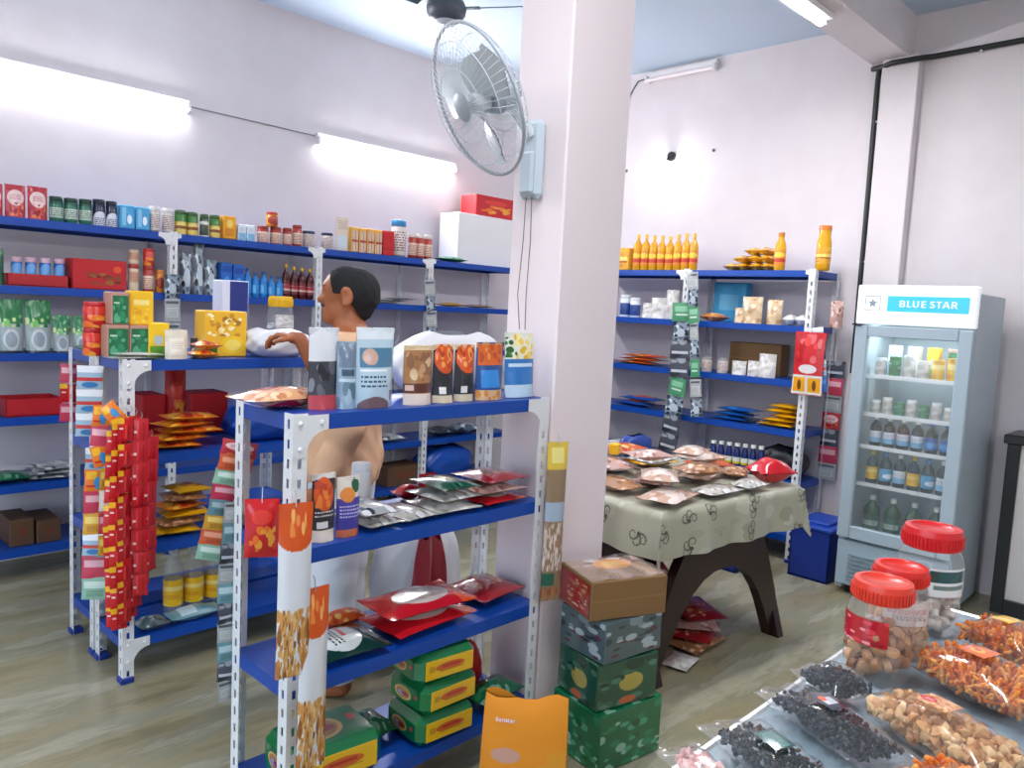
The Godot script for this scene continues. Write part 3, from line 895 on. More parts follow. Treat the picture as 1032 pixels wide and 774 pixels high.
	for k in 4:
		bottle("green bottle on the fridge floor, %s in its row" % ORD[k], "bottle", place.call(-.17 + k * .11, .335, .1), -90, .042, .22, M("bottle_green", "0e4a2a", .12), "green_tin", "d4dcd8", "bottles on the fridge floor")

const ORD := ["leftmost", "second from left", "third from left", "fourth from left", "fifth from left", "sixth from left", "seventh from left", "eighth from left", "ninth from left", "tenth from left", "eleventh from left", "twelfth from left"]

# ---------------------------------------------------------------- table with its cloth
func table() -> void:
	var c := Vector3(3.12, 0, -2.04)
	var t := thing("plastic_table", "dark maroon moulded plastic table with arched legs", "table", c, -6)
	var a := .5
	var b := .44
	var top := MB.new()
	top.box(Vector3(0, .715, 0), Vector3(2 * a, .03, 2 * b), .01)
	var maroon := M("maroon_plastic", "260d11", .32)
	obj("table_top", top, maroon, t)
	for s in 4:
		var half := a if s % 2 == 0 else b
		var out := b if s % 2 == 0 else a
		var mb := MB.new()
		mb.xf = Transform3D(Basis(Vector3.UP, PI / 2 * s), Vector3.ZERO)
		var lo := PackedVector2Array()
		var hi := PackedVector2Array()
		for k in 13:
			var u := -1.0 + k / 6.0
			var x := u * (half - .035)
			lo.append(Vector2(x - signf(u) * .045 * absf(u), .41 - .41 * pow(absf(u), 2.4)))
			hi.append(Vector2(x + signf(u) * .045 * absf(u), minf(.7, .74 - .74 * pow(maxf(0, absf(u) - .05) / .95, 2.0))))
		hi.reverse()
		var poly := lo + hi
		mb.prism(poly, out - .075, out - .03)
		obj("arched_leg_frame", mb, maroon, t)
	var ap := MB.new()
	for s in [-1.0, 1.0]:
		ap.box(Vector3(0, .685, s * (b - .03)), Vector3(2 * a - .04, .035, .02))
		ap.box(Vector3(s * (a - .03), .685, 0), Vector3(.02, .035, 2 * b - .04))
	obj("apron", ap, maroon, t)
	# cloth
	var S := 512
	var im := Image.create(S, S, false, Image.FORMAT_RGB8)
	im.fill(H("a9a892"))
	var full := Rect2i(0, 0, S, S)
	for k in 160: blot(im, rng.randf() * S, rng.randf() * S, rng.randf_range(5, 20), rng.randf_range(4, 14), H(["b2b29d", "a09f88", "bbbba8", "97967e"][k % 4]), full)
	for k in 64:
		var p := Vector2(rng.randf() * S, rng.randf() * S)
		var ang := rng.randf() * TAU
		for arm in 3:
			var q := p
			var d := ang + arm * 1.1
			for s in 30:
				d += .10 + .009 * s
				q += Vector2(cos(d), sin(d)) * 1.5
				blot(im, q.x, q.y, 1.7 - s * .04, 1.7 - s * .04, H("565644"), full)
		blot(im, p.x, p.y, 4, 3, H("45453a"), full)
	var cm := M("cloth_print", "ffffff", .32, 0, {"rim_enabled": true, "rim": .2})
	cm.albedo_texture = ImageTexture.create_from_image(im)
	var mb := MB.new()
	var o := .19
	var N := 64
	var g := []
	for j in N + 1:
		var row := []
		for i in N + 1:
			var s := (float(i) / N * 2 - 1) * (a + .012 + o)
			var w := -((float(j) / N * 2 - 1) * (b + .012 + o))
			var ex := maxf(absf(s) - a - .012, 0)
			var ez := maxf(absf(w) - b - .012, 0)
			var p := Vector3(clampf(s, -a - .012, a + .012), .734, clampf(w, -b - .012, b + .012))
			if ex > 0 and ez > 0:
				var r := Vector2(ex, ez).length()
				var ph := atan2(ez, ex)
				p.y -= r * .97
				var fold := sin(2 * ph)
				p.x += signf(s) * (.012 + r * (.06 + .13 * fold * cos(ph)) - .10 * r * absf(sin(4 * ph)))
				p.z += signf(w) * (.012 + r * (.06 + .13 * fold * sin(ph)) - .10 * r * absf(sin(4 * ph)))
			elif ex > 0:
				p.y -= ex; p.x += signf(s) * (.012 * minf(1, ex * 60) + ex * (.08 + .07 * sin(w * 21 + 1.3)))
			elif ez > 0:
				p.y -= ez; p.z += signf(w) * (.012 * minf(1, ez * 60) + ez * (.08 + .07 * sin(s * 19) + .03 * sin(s * 41)))
			else:
				p.y += .0015 * sin(s * 17) * cos(w * 13)
			row.append(p)
		g.append(row)
	mb.grid(g)
	var cl := obj("tablecloth", mb, cm)
	cl.position = c
	cl.rotation_degrees.y = -6
	tag(cl, "cream patterned cloth draped over the dark maroon table", "tablecloth")

# ---------------------------------------------------------------- counter goods
func snack_bag(label: String, at: Vector3, yaw: float, s: Vector3, hues: Array, design: String, bits: int, size: Vector3, rough_round := false) -> void:
	serial += 1
	var t := thing("snack_bag", label, "snack bag", at, yaw, "clear snack bags on the counter")
	var src := pack_mesh(s.z, s.x, s.y, "", false, serial, 14, 18)
	var b := Basis(Vector3.UP, PI / 2) * Basis(Vector3.RIGHT, -PI / 2)
	for i in src.v.size():
		src.v[i] = b * (src.v[i] - Vector3(0, s.x / 2, 0)) + Vector3(0, s.y * .5, 0)
		src.v[i].y += .003 * sin(src.v[i].x * 170 + serial) * cos(src.v[i].z * 140)
		src.n[i] = b * src.n[i]
	fit_height(src, s.y)
	obj("film", src, clear("clear_film", "f2f6f8", .035, .1), t)
	var mb := MB.new()
	for k in bits:
		var u := rng.randf_range(-.76, .76)
		var w := rng.randf_range(-.7, .7)
		var top := pow(maxf(cos(PI / 2 * u), 0), .55) * (1 - pow(absf(w), 3.2))
		var y := rng.randf_range(-.6, .72) * top
		mb.col = H(hues[rng.randi() % hues.size()]).srgb_to_linear()
		mb.xf = Transform3D(Basis.from_euler(Vector3(rng.randf() * TAU, rng.randf() * TAU, rng.randf() * TAU)), Vector3(u * s.x / 2, s.y * .5 + y * s.y / 2 * .7, w * s.z / 2))
		var q := rng.randf_range(.7, 1.3)
		if rough_round: mb.lathe([[0, -size.y * q / 2], [size.x * q / 2, 0], [0, size.y * q / 2]], 6)
		else: mb.box(Vector3.ZERO, size * q, minf(size.x, minf(size.y, size.z)) * .3 * q)
	var o := obj("snacks", mb, M("snack_vertex", "ffffff", .45, 0, {"vertex_color_use_as_albedo": true}), t)
	o.set_meta("kind", "stuff")
	if design != "":
		var lb := cell(MB.new(), design)
		var g := []
		for j in 5:
			var row := []
			for i in 5:
				var u := (i / 4.0 - .5) * .42 + .1
				var w := (.5 - j / 4.0) * .62
				var top := pow(maxf(cos(PI / 2 * u), 0), .55) * (1 - pow(absf(w), 3.2))
				row.append(Vector3(u * s.x / 2, s.y * .5 + top * s.y / 2 + .004, w * s.z / 2))
			g.append(row)
		lb.grid(g)
		obj("printed_label", lb, M("film"), t)

func sweet_jar(label: String, at: Vector3, yaw: float, r: float, h: float, hues: Array, design: String, lid: String) -> void:
	var t := thing("sweet_jar", label, "jar", at, yaw, "clear jars with red lids on the counter")
	var w := MB.new()
	var hb := h * .84
	w.lathe([[0, .002], [r * .9, .002], [r, .012], [r * 1.0, h * .3], [r * .975, h * .34], [r * 1.0, h * .38], [r, h * .64], [r * .96, h * .72], [r * .82, h * .79], [r * .8, hb]], 32)
	obj("jar_wall", w, clear("jar_plastic", "eef4f6", .06, .05), t)
	var l := MB.new()
	var prof := [[r * .83, h * .8], [r * .88, h * .8], [r * .9, h * .815], [r * .9, h * .94], [r * .86, h * .985], [r * .7, h * .99], [r * .66, h * .975], [0, h * .975]]
	l.lathe(prof, 36)
	for k in 48:
		var a := TAU * k / 48
		l.box(Vector3(sin(a) * r * .9, h * .875, cos(a) * r * .9), Vector3(.0035, h * .1, .0035))
	obj("lid", l, M("lid_" + lid, lid, .3), t)
	var mb := MB.new()
	for k in 120:
		var a := rng.randf() * TAU
		var q := sqrt(rng.randf()) * r * .84
		mb.col = H(hues[rng.randi() % hues.size()]).srgb_to_linear()
		mb.xf = Transform3D(Basis.from_euler(Vector3(rng.randf() * TAU, rng.randf() * TAU, rng.randf() * TAU)), Vector3(cos(a) * q, .016 + rng.randf() * h * .4, sin(a) * q))
		mb.lathe([[0, -.009], [.012, -.006], [.014, 0], [.012, .006], [0, .009]], 8)
	var o := obj("sweets", mb, M("snack_vertex", "ffffff", .45, 0, {"vertex_color_use_as_albedo": true}), t)
	o.set_meta("kind", "stuff")
	var lb := cell(MB.new(), design)
	var g := []
	for j in 2:
		var row := []
		for i in 9:
			var a := (i / 8.0 - .5) * 1.7
			row.append(Vector3(sin(a) * (r + .001), h * (.4 + .26 * j), cos(a) * (r + .001)))
		g.append(row)
	lb.grid(g)
	obj("label", lb, M("film"), t)

# a multipack of soaps: green wrapper with a picture on top and a yellow end
func soap_pack(label: String, at: Vector3, yaw: float, s: Vector3) -> void:
	var t := thing("soap_multipack", label, "soap pack", at, yaw, "green and yellow soap multipacks")
	var mb := cell(MB.new(), "soap_green")
	mb.box(Vector3(0, s.y / 2, 0), s, .022)
	obj("wrapper", mb, M("film"), t)
	var e := cell(MB.new(), "soap_end")
	e.box(Vector3(.004, s.y * .5, s.z / 2 + .0005), Vector3(s.x * .8, s.y * .62, .003), .001)
	obj("yellow_end_label", e, M("film"), t)
	var p := cell(MB.new(), "soap_top")
	var y := s.y + .001
	p.quad(Vector3(-s.x * .4, y, s.z * .4), Vector3(s.x * .4, y, s.z * .4), Vector3(s.x * .4, y, -s.z * .4), Vector3(-s.x * .4, y, -s.z * .4))
	obj("top_print", p, M("film"), t)
	var sv := cell(MB.new(), "soap_top")
	var x := -s.x / 2 - .001
	sv.quad(Vector3(x, s.y * .2, -s.z * .35), Vector3(x, s.y * .2, s.z * .35), Vector3(x, s.y * .8, s.z * .35), Vector3(x, s.y * .8, -s.z * .35))
	obj("side_print", sv, M("film"), t)

# long card-backed pack hanging on a rack post
func hang_pack(label: String, at: Vector3, yaw: float, w: float, h: float, design: String) -> void:
	serial += 1
	var t := thing("hanging_pack", label, "packet", at, yaw, "long packs hung on the middle rack")
	var mb := pack_mesh(w, h, .03, design, false, serial, 8, 16)
	obj("wrapper", mb, M("foil"), t)
	var k := MB.new()
	k.tube([Vector3(0, h - .01, .004), Vector3(0, h + .02, .0), Vector3(0, h + .03, -.01)], .0015, 5)
	obj("hook", k, M("steel", "b8bcc0", .3, .9), t)

# ---------------------------------------------------------------- the man
func sdf(mb: MB, bones: Array, cs: float, k: float, cut = null) -> void:
	var lo := Vector3(1e9, 1e9, 1e9)
	var hi := -lo
	for b in bones:
		for e in 2:
			var r: float = b[2 + e] + cs * 3
			lo = lo.min(b[e] - Vector3(r, r, r)); hi = hi.max(b[e] + Vector3(r, r, r))
	var nx := int((hi.x - lo.x) / cs) + 2
	var ny := int((hi.y - lo.y) / cs) + 2
	var nz := int((hi.z - lo.z) / cs) + 2
	var f := PackedFloat32Array()
	f.resize(nx * ny * nz)
	f.fill(1.0)
	for b in bones:
		var a: Vector3 = b[0]
		var ba: Vector3 = b[1] - b[0]
		var bb := maxf(ba.dot(ba), 1e-9)
		var rm: float = maxf(b[2], b[3]) + k + cs * 2
		var l: Vector3 = (b[0].min(b[1]) - Vector3(rm, rm, rm) - lo) / cs
		var u: Vector3 = (b[0].max(b[1]) + Vector3(rm, rm, rm) - lo) / cs
		for z in range(maxi(0, int(l.z)), mini(nz, int(u.z) + 1)):
			for y in range(maxi(0, int(l.y)), mini(ny, int(u.y) + 1)):
				var q := (z * ny + y) * nx
				for x in range(maxi(0, int(l.x)), mini(nx, int(u.x) + 1)):
					var p := Vector3(lo.x + x * cs, lo.y + y * cs, lo.z + z * cs) - a
					var t := clampf(p.dot(ba) / bb, 0, 1)
					var d := (p - ba * t).length() - lerpf(b[2], b[3], t)
					var o := f[q + x]
					var h := maxf(k - absf(o - d), 0) / k
					f[q + x] = minf(o, d) - h * h * k * .25
	if cut != null:
		for z in nz:
			for y in ny:
				for x in nx:
					var q := (z * ny + y) * nx + x
					if f[q] < k: f[q] = cut.call(lo + Vector3(x, y, z) * cs, f[q])
	var id := PackedInt32Array()
	id.resize(nx * ny * nz)
	id.fill(-1)
	var off := [0, 1, nx, nx + 1, nx * ny, nx * ny + 1, nx * ny + nx, nx * ny + nx + 1]
	var edges := [[0, 1], [2, 3], [4, 5], [6, 7], [0, 2], [1, 3], [4, 6], [5, 7], [0, 4], [1, 5], [2, 6], [3, 7]]
	for z in nz - 1:
		for y in ny - 1:
			for x in nx - 1:
				var q := (z * ny + y) * nx + x
				var neg := 0
				for o in off: neg += 1 if f[q + o] < 0 else 0
				if neg == 0 or neg == 8: continue
				var s := Vector3()
				var c := 0
				for e in edges:
					var A: float = f[q + off[e[0]]]
					var B: float = f[q + off[e[1]]]
					if (A < 0) != (B < 0):
						var t := A / (A - B)
						var pa := Vector3(e[0] & 1, (e[0] >> 1) & 1, e[0] >> 2)
						var pb := Vector3(e[1] & 1, (e[1] >> 1) & 1, e[1] >> 2)
						s += pa.lerp(pb, t); c += 1
				var v8 := []
				for o in off: v8.append(f[q + o])
				var nn := Vector3(v8[1] + v8[3] + v8[5] + v8[7] - v8[0] - v8[2] - v8[4] - v8[6], v8[2] + v8[3] + v8[6] + v8[7] - v8[0] - v8[1] - v8[4] - v8[5], v8[4] + v8[5] + v8[6] + v8[7] - v8[0] - v8[1] - v8[2] - v8[3])
				id[q] = mb.put(lo + (Vector3(x, y, z) + s / c) * cs, nn, Vector2(.5, .5))
	for z in range(1, nz - 1):
		for y in range(1, ny - 1):
			for x in range(1, nx - 1):
				var q := (z * ny + y) * nx + x
				var ins := f[q] < 0
				for ax in 3:
					var st: int = [1, nx, nx * ny][ax]
					if ins == (f[q + st] < 0): continue
					var s1: int = [nx, nx * ny, 1][ax]
					var s2: int = [nx * ny, 1, nx][ax]
					var a := id[q - s1 - s2]
					var b := id[q - s2]
					var c := id[q]
					var d := id[q - s1]
					if a < 0 or b < 0 or c < 0 or d < 0: continue
					if ins: mb.tri(a, b, c); mb.tri(a, c, d)
					else: mb.tri(a, c, b); mb.tri(a, d, c)

func person() -> void:
	var root := Vector3(1.668, 0, -2.492)
	var F := Vector3(-.697, 0, -.717)
	var L := Vector3(-.717, 0, .697)
	var t := thing("person", "man in a pale shirt reaching for a white bag, seen in profile", "person", root)
	var J := func(f: float, l: float, u: float) -> Vector3: return F * f + L * l + Vector3(0, u, 0)
	var neck: Vector3 = J.call(-.02, 0, 1.36)
	var shR: Vector3 = J.call(.0, -.165, 1.315)
	var shL: Vector3 = J.call(.0, .165, 1.315)
	var elR: Vector3 = J.call(.13, -.25, 1.12)
	var wrR: Vector3 = J.call(.24, -.21, 1.335)
	var elL: Vector3 = J.call(-.05, .215, 1.06)
	var wrL: Vector3 = J.call(.04, .22, .83)
	var torso := [
		[J.call(0, -.05, 1.26), J.call(0, .05, 1.26), .105, .105], [J.call(0, -.06, 1.08), J.call(0, .06, 1.08), .1, .1], [J.call(0, -.06, .92), J.call(0, .06, .92), .108, .108],
		[J.call(0, -.05, 1.26), J.call(0, -.06, .92), .1, .105], [J.call(0, .05, 1.26), J.call(0, .06, .92), .1, .105], [shR, shL, .062, .062]]
	var legs := []
	for s in [-1.0, 1.0]:
		legs.append([J.call(0, s * .085, .9), J.call(.02, s * .095, .48), .085, .058])
		legs.append([J.call(.02, s * .095, .48), J.call(-.01, s * .1, .09), .056, .04])
		legs.append([J.call(-.03, s * .1, .045), J.call(.15, s * .115, .035), .042, .032])
	var arms := [[shR, elR, .052, .042], [elR, wrR, .04, .027], [shL, elL, .052, .042], [elL, wrL, .04, .027]]
	var mb := MB.new()
	sdf(mb, torso + legs + arms + [[neck, J.call(.015, 0, 1.46), .06, .055]], .014, .05)
	# head
	var hb := []
	var hc: Vector3 = J.call(.0, 0, 1.535)
	hb.append([hc + F * -.025, hc + F * .022 + Vector3(0, .008, 0), .078, .074])
	hb.append([hc + F * .046 + Vector3(0, -.03, 0), hc + F * .045 + Vector3(0, -.07, 0), .05, .046])
	hb.append([hc + F * .02 + Vector3(0, -.08, 0), hc + F * .072 + Vector3(0, -.1, 0), .042, .028])
	hb.append([hc + F * .08 + Vector3(0, .012, 0) - L * .025, hc + F * .08 + Vector3(0, .012, 0) + L * .025, .016, .016])
	hb.append([hc + F * .086 + Vector3(0, .0, 0), hc + F * .107 + Vector3(0, -.034, 0), .009, .0145])
	hb.append([hc + F * .092 + Vector3(0, -.037, 0) - L * .012, hc + F * .092 + Vector3(0, -.037, 0) + L * .012, .01, .01])
	hb.append([hc + F * .087 + Vector3(0, -.064, 0) - L * .014, hc + F * .087 + Vector3(0, -.064, 0) + L * .014, .009, .009])
	hb.append([hc + F * .084 + Vector3(0, -.078, 0) - L * .012, hc + F * .084 + Vector3(0, -.078, 0) + L * .012, .009, .009])
	for s in [-1.0, 1.0]:
		var ec: Vector3 = hc + F * -.004 + L * s * .077 + Vector3(0, -.024, 0)
		for k in 7:
			var a0 := -1.9 + k * .62
			var a1 := a0 + .62
			hb.append([ec + F * -cos(a0) * .016 + Vector3(0, sin(a0) * .027, 0) + L * s * .008, ec + F * -cos(a1) * .016 + Vector3(0, sin(a1) * .027, 0) + L * s * .008, .0055, .0055])
		hb.append([ec + F * .006, ec + F * .004 + Vector3(0, -.02, 0), .011, .009])
	hb.append([neck, J.call(.012, 0, 1.47), .058, .056])
	sdf(mb, hb, .0045, .016)
	# hands
	for s in [-1.0, 1.0]:
		var wr := wrR if s < 0 else wrL
		var el := elR if s < 0 else elL
		var d: Vector3 = (wr - el).normalized()
		if s < 0: d = (F * .8 - L * .1 + Vector3(0, .1, 0)).normalized()
		var side := L if s < 0 else F
		side = (side - d * side.dot(d)).normalized()
		var palm := d.cross(side).normalized()
		if s < 0 and palm.y > 0: palm = -palm
		var hbn := [[el.lerp(wr, .8), wr, .029, .026], [wr, wr + d * .03, .026, .024]]
		for q in 4: hbn.append([wr + d * .02 + side * (.024 - q * .016) * .6, wr + d * .085 + side * (.027 - q * .018), .0125, .011])
		var ln: Array = [.068, .078, .072, .056]
		for q in 4:
			var base: Vector3 = wr + d * .085 + side * (.027 - q * .018)
			var m1: Vector3 = base + (d * .85 + palm * .5).normalized() * ln[q] * .42
			var m2: Vector3 = m1 + (d * .5 + palm * .85).normalized() * ln[q] * .33
			var m3: Vector3 = m2 + (d * .2 + palm * .98).normalized() * ln[q] * .28
			hbn.append([base, m1, .0095, .009]); hbn.append([m1, m2, .0088, .0082]); hbn.append([m2, m3, .008, .0068])
		var tb: Vector3 = wr + d * .025 + side * .024
		var t1: Vector3 = tb + (d * .6 + side * .75 + palm * .25).normalized() * .042
		var t2: Vector3 = t1 + (d * .9 + side * .15 + palm * .45).normalized() * .032
		hbn.append([tb, t1, .013, .0105]); hbn.append([t1, t2, .0102, .008])
		sdf(mb, hbn, .0032, .006)
	obj("body", mb, M("skin_brown", "9c5c38", .5, 0, {"subsurf_scatter_enabled": true, "subsurf_scatter_strength": .05}), t)
	# clothes
	var sh := MB.new()
	var fat := []
	for b in torso: fat.append([b[0], b[1], b[2] + .014, b[3] + .014])
	fat.append([shR, shR.lerp(elR, .62), .066, .062]); fat.append([shL, elL, .068, .062]); fat.append([elL, elL.lerp(wrL, .8), .06, .048])
	fat.append([J.call(0, -.07, .86), J.call(0, .07, .86), .122, .122])
	fat.append([J.call(-.025, 0, 1.33), J.call(-.022, 0, 1.372), .088, .071])
	sdf(sh, fat, .012, .045, func(p: Vector3, d: float) -> float:
		var w := .004 * sin(p.y * 46 + p.x * 21) * sin(p.x * 33 - p.z * 27 + p.y * 9)
		return maxf(maxf(d + w, p.y - 1.385), .80 - p.y))
	obj("shirt", sh, M("shirt_beige", "cfa684", .85), t)
	var tr := MB.new()
	var fl := []
	for b in legs:
		if b[0].y > .2: fl.append([b[0], b[1], b[2] + .028, b[3] + .04])
	fl.append([J.call(0, -.06, .93), J.call(0, .06, .93), .112, .112])
	sdf(tr, fl, .014, .04, func(p: Vector3, d: float) -> float: return maxf(maxf(d, p.y - .98), .07 - p.y))
	obj("trousers", tr, M("trousers_pale", "c9cdd4", .85), t)
	var hr := MB.new()
	sdf(hr, [[hc + F * -.027, hc + F * .016 + Vector3(0, .010, 0), .0865, .082], [hc + F * -.04 + Vector3(0, -.03, 0), hc + F * -.036 + Vector3(0, -.06, 0), .068, .055]], .0042, .02, func(p: Vector3, d: float) -> float:
		var q := p - hc
		var fwd := q.dot(F)
		var w := .0012 * sin(q.x * 190 + q.y * 80) * sin(q.z * 170 + q.y * 60)
		var line := fwd - (.05 + q.y * .3)                                  # hairline on the forehead and temple
		var low := -q.y - (.012 if fwd > .004 else .012 + (.004 - fwd) * 1.5)      # down to the nape behind the ear
		return maxf(maxf(d + w, line), low - .0))
	obj("hair", hr, M("hair_black", "0b0c10", .85), t)
	for s in [-1.0, 1.0]:
		var e := MB.new()
		e.xf = Transform3D(Basis(), hc + F * .0755 + L * s * .03 + Vector3(0, -.006, 0))
		e.lathe([[0, -.011], [.008, -.008], [.011, 0], [.008, .008], [0, .011]], 12)
		var eye := obj("eye", e, M("eye_white", "e6e2dc", .25), t)
		var ir := MB.new()
		ir.xf = Transform3D(Basis(), hc + F * .0845 + L * s * .031 + Vector3(0, -.007, 0))
		ir.lathe([[0, -.005], [.0045, -.002], [.005, 0], [.0045, .002], [0, .005]], 10)
		obj("iris", ir, M("iris_dark", "1c120c", .2), eye)
		var br := MB.new()
		br.tube([hc + F * .098 + L * s * .012 + Vector3(0, .014, 0), hc + F * .094 + L * s * .03 + Vector3(0, .019, 0), hc + F * .082 + L * s * .045 + Vector3(0, .014, 0)], .0035, 6)
		obj("eyebrow", br, M("hair_black"), t)
	var mu := MB.new()
	mu.tube([hc + F * .086 + L * -.028 + Vector3(0, -.06, 0), hc + F * .1 + L * -.013 + Vector3(0, -.053, 0), hc + F * .103 + Vector3(0, -.052, 0), hc + F * .1 + L * .013 + Vector3(0, -.053, 0), hc + F * .086 + L * .028 + Vector3(0, -.06, 0)], .0048, 6)
	obj("moustache", mu, M("hair_black"), t)

# ---------------------------------------------------------------- the place
func _ready() -> void:
	rng.seed = 7
	var az := deg_to_rad(44.2)
	var pitch := atan(76.0 / 785.0)
	var roll := atan(.05)
	var f0 := Vector3(cos(az), 0, -sin(az))
	var r0 := f0.cross(Vector3.UP)
	var fw := f0 * cos(pitch) - Vector3.UP * sin(pitch)
	var u1 := Vector3.UP * cos(pitch) + f0 * sin(pitch)
	var cam := Camera3D.new()
	cam.name = "camera"
	cam.fov = rad_to_deg(2 * atan(387.0 / 785.0))
	cam.near = .02
	cam.transform = Transform3D(Basis(r0 * cos(roll) + u1 * sin(roll), u1 * cos(roll) - r0 * sin(roll), -fw), Vector3(0, 1.5, 0))
	add_child(cam)
	cam.current = true
	var we := WorldEnvironment.new()
	var env := Environment.new()
	env.background_mode = Environment.BG_SKY
	var sky := Sky.new()
	var sm := ProceduralSkyMaterial.new()
	sm.sky_top_color = H("9fc0e6"); sm.sky_horizon_color = H("e4ecf4"); sm.ground_bottom_color = H("8a8780"); sm.ground_horizon_color = H("c8c8c4")
	sm.sky_energy_multiplier = 1.8
	sky.sky_material = sm
	env.sky = sky
	env.tonemap_mode = Environment.TONE_MAPPER_LINEAR
	env.tonemap_exposure = 1.33
	env.sdfgi_enabled = true; env.ssao_enabled = true; env.ssil_enabled = true
	we.environment = env
	add_child(we)

	# shell
	var X0 := -2.6
	var X1 := 5.06
	var Z0 := -4.8
	var Z1 := 2.2
	var CH := 3.35
	var wall := M("wall_paint", "dfd9da", .7)
	var wn := NoiseTexture2D.new()
	wn.width = 256; wn.height = 256; wn.seamless = true
	wn.noise = FastNoiseLite.new(); wn.noise.seed = 3; wn.noise.frequency = .02
	var gr := Gradient.new()
	gr.set_color(0, H("f9f6f7")); gr.set_color(1, H("ffffff"))
	wn.color_ramp = gr
	wall.albedo_texture = wn
	wall.uv1_triplanar = true; wall.uv1_world_triplanar = true; wall.uv1_scale = Vector3(.6, .6, .6)
	var fl := M("floor_marble", "ffffff", .22)
	var fn := NoiseTexture2D.new()
	fn.width = 1024; fn.height = 1024; fn.seamless = true
	var nz := FastNoiseLite.new()
	nz.seed = 11; nz.frequency = .006; nz.fractal_octaves = 5; nz.domain_warp_enabled = true; nz.domain_warp_amplitude = 60
	fn.noise = nz
	var fg := Gradient.new()
	fg.offsets = PackedFloat32Array([0.0, .35, .52, .7, 1.0])
	fg.colors = PackedColorArray([H("80795c"), H("9b9274"), H("8f8d74"), H("aaa48d"), H("8b8d79")])
	fn.color_ramp = fg
	fl.albedo_texture = fn
	fl.uv1_triplanar = true; fl.uv1_world_triplanar = true; fl.uv1_scale = Vector3(.16, .5, .75)
	var slab := func(called: String, a: Vector3, b: Vector3, m: Material) -> MeshInstance3D:
		var mb := MB.new()
		mb.box((a + b) / 2, b - a)
		return struct(called, mb, m)
	slab.call("floor", Vector3(X0 - .2, -.1, Z0 - .2), Vector3(X1 + .2, 0, Z1 + .2), fl)
	slab.call("ceiling", Vector3(X0 - .2, CH, Z0 - .2), Vector3(X1 + .2, CH + .15, Z1 + .2), M("ceiling_paint", "bfd0e0", .7))
	slab.call("wall_left", Vector3(X0 - .2, 0, Z0 - .2), Vector3(X1 + .2, CH, Z0), wall)
	slab.call("wall_back", Vector3(X1, 0, Z0), Vector3(X1 + .2, CH, Z1), wall)
	slab.call("wall_right", Vector3(X0 - .2, 0, Z1), Vector3(X1 + .2, CH, Z1 + .2), wall)
	var fr := MB.new()   # the street side behind the viewpoint: an open shop front
	fr.box(Vector3(X0 - .1, CH / 2, Z0 + .75), Vector3(.2, CH, 1.5))
	fr.box(Vector3(X0 - .1, CH / 2, Z1 - .4), Vector3(.2, CH, .8))
	fr.box(Vector3(X0 - .1, 2.95, (Z0 + 1.5 + Z1 - .8) / 2), Vector3(.2, .8, Z1 - .8 - Z0 - 1.5))
	struct("wall_front", fr, wall)
	# pillar, beam and wall pilaster
	var pl := MB.new()
	pl.box(Vector3(2.135, CH / 2, -1.84), Vector3(.33, CH, .24), .006)
	struct("pillar", pl, M("pillar_paint", "eadee0", .65))
	var bm := MB.new()
	bm.box(Vector3((2.3 + X1) / 2, 3.225, -1.835), Vector3(X1 - 2.3, .25, .23))
	struct("beam", bm, wall)
	var ps := MB.new()
	ps.box(Vector3(5.02, 1.55, -1.76), Vector3(.08, 3.1, .21), .005)
	struct("pilaster", ps, wall)

	# lamps
	tube_light("long tube light high on the left wall, left of two", Vector3(1.43, 2.6, Z0 + .001), 0, 1.2, 2.6)
	tube_light("long tube light high on the left wall, nearer the pillar", Vector3(3.52, 2.58, Z0 + .001), 0, 1.25, 2.6)
	tube_light("bright tube light under the ceiling beam above the table", Vector3(3.5, 3.099, -1.84), 0, 1.2, 2.6, true)
	tube_light("unlit pinkish tube light near the ceiling on the back wall", Vector3(X1 - .001, 3.29, -3.33), -90, .6, 0.0)
	tube_light("tube light on the ceiling above the counter", Vector3(.9, CH - .001, -.9), 0, 1.2, 2.6, true)
	tube_light("tube light on the ceiling near the shop front", Vector3(-1.2, CH - .001, -2.4), 0, 1.2, 2.6, true)
	tube_light("tube light on the right wall behind the counter", Vector3(1.0, 2.75, Z1 - .001), 180, 1.2, 2.6 * .8)
	make_atlas()
	bulb()
	build_things()

func bulb() -> void:
	var at := Vector3(5.059, 2.69, -3.37)
	var t := thing("wall_bulb", "small glowing bulb in a black holder on the back wall", "lamp", at, -90)
	var h := MB.new()
	h.xf = Transform3D(Basis(Vector3.RIGHT, PI / 2), Vector3())
	h.lathe([[0, 0], [.035, 0], [.035, .015], [.02, .02], [0, .02]], 14)
	h.xf = Transform3D(Basis(Vector3.RIGHT, 2.5), Vector3(0, -.01, .02))
	h.lathe([[0, -.01], [.02, 0], [.022, .045], [0, .045]], 14)
	obj("holder", h, M("holder_dark", "2a2a2c", .5), t)
	var g := MB.new()
	g.xf = Transform3D(Basis(Vector3.RIGHT, PI), Vector3(0, -.045, .05))
	g.lathe([[0, 0], [.018, 0], [.02, .02], [.034, .06], [.036, .085], [.028, .11], [0, .122]], 18)
	obj("bulb_glass", g, M("bulb_glow", "ffffff", .4, 0, {"emission_enabled": true, "emission": H("fbfbff"), "emission_energy_multiplier": 12.0}), t)
	var l := OmniLight3D.new()
	l.light_energy = .08
	l.light_color = H("f8f8ff")
	l.light_size = .035
	l.omni_range = 14
	l.omni_attenuation = 2.0
	l.shadow_enabled = true
	l.position = Vector3(0, -.12, .05)
	t.add_child(l)

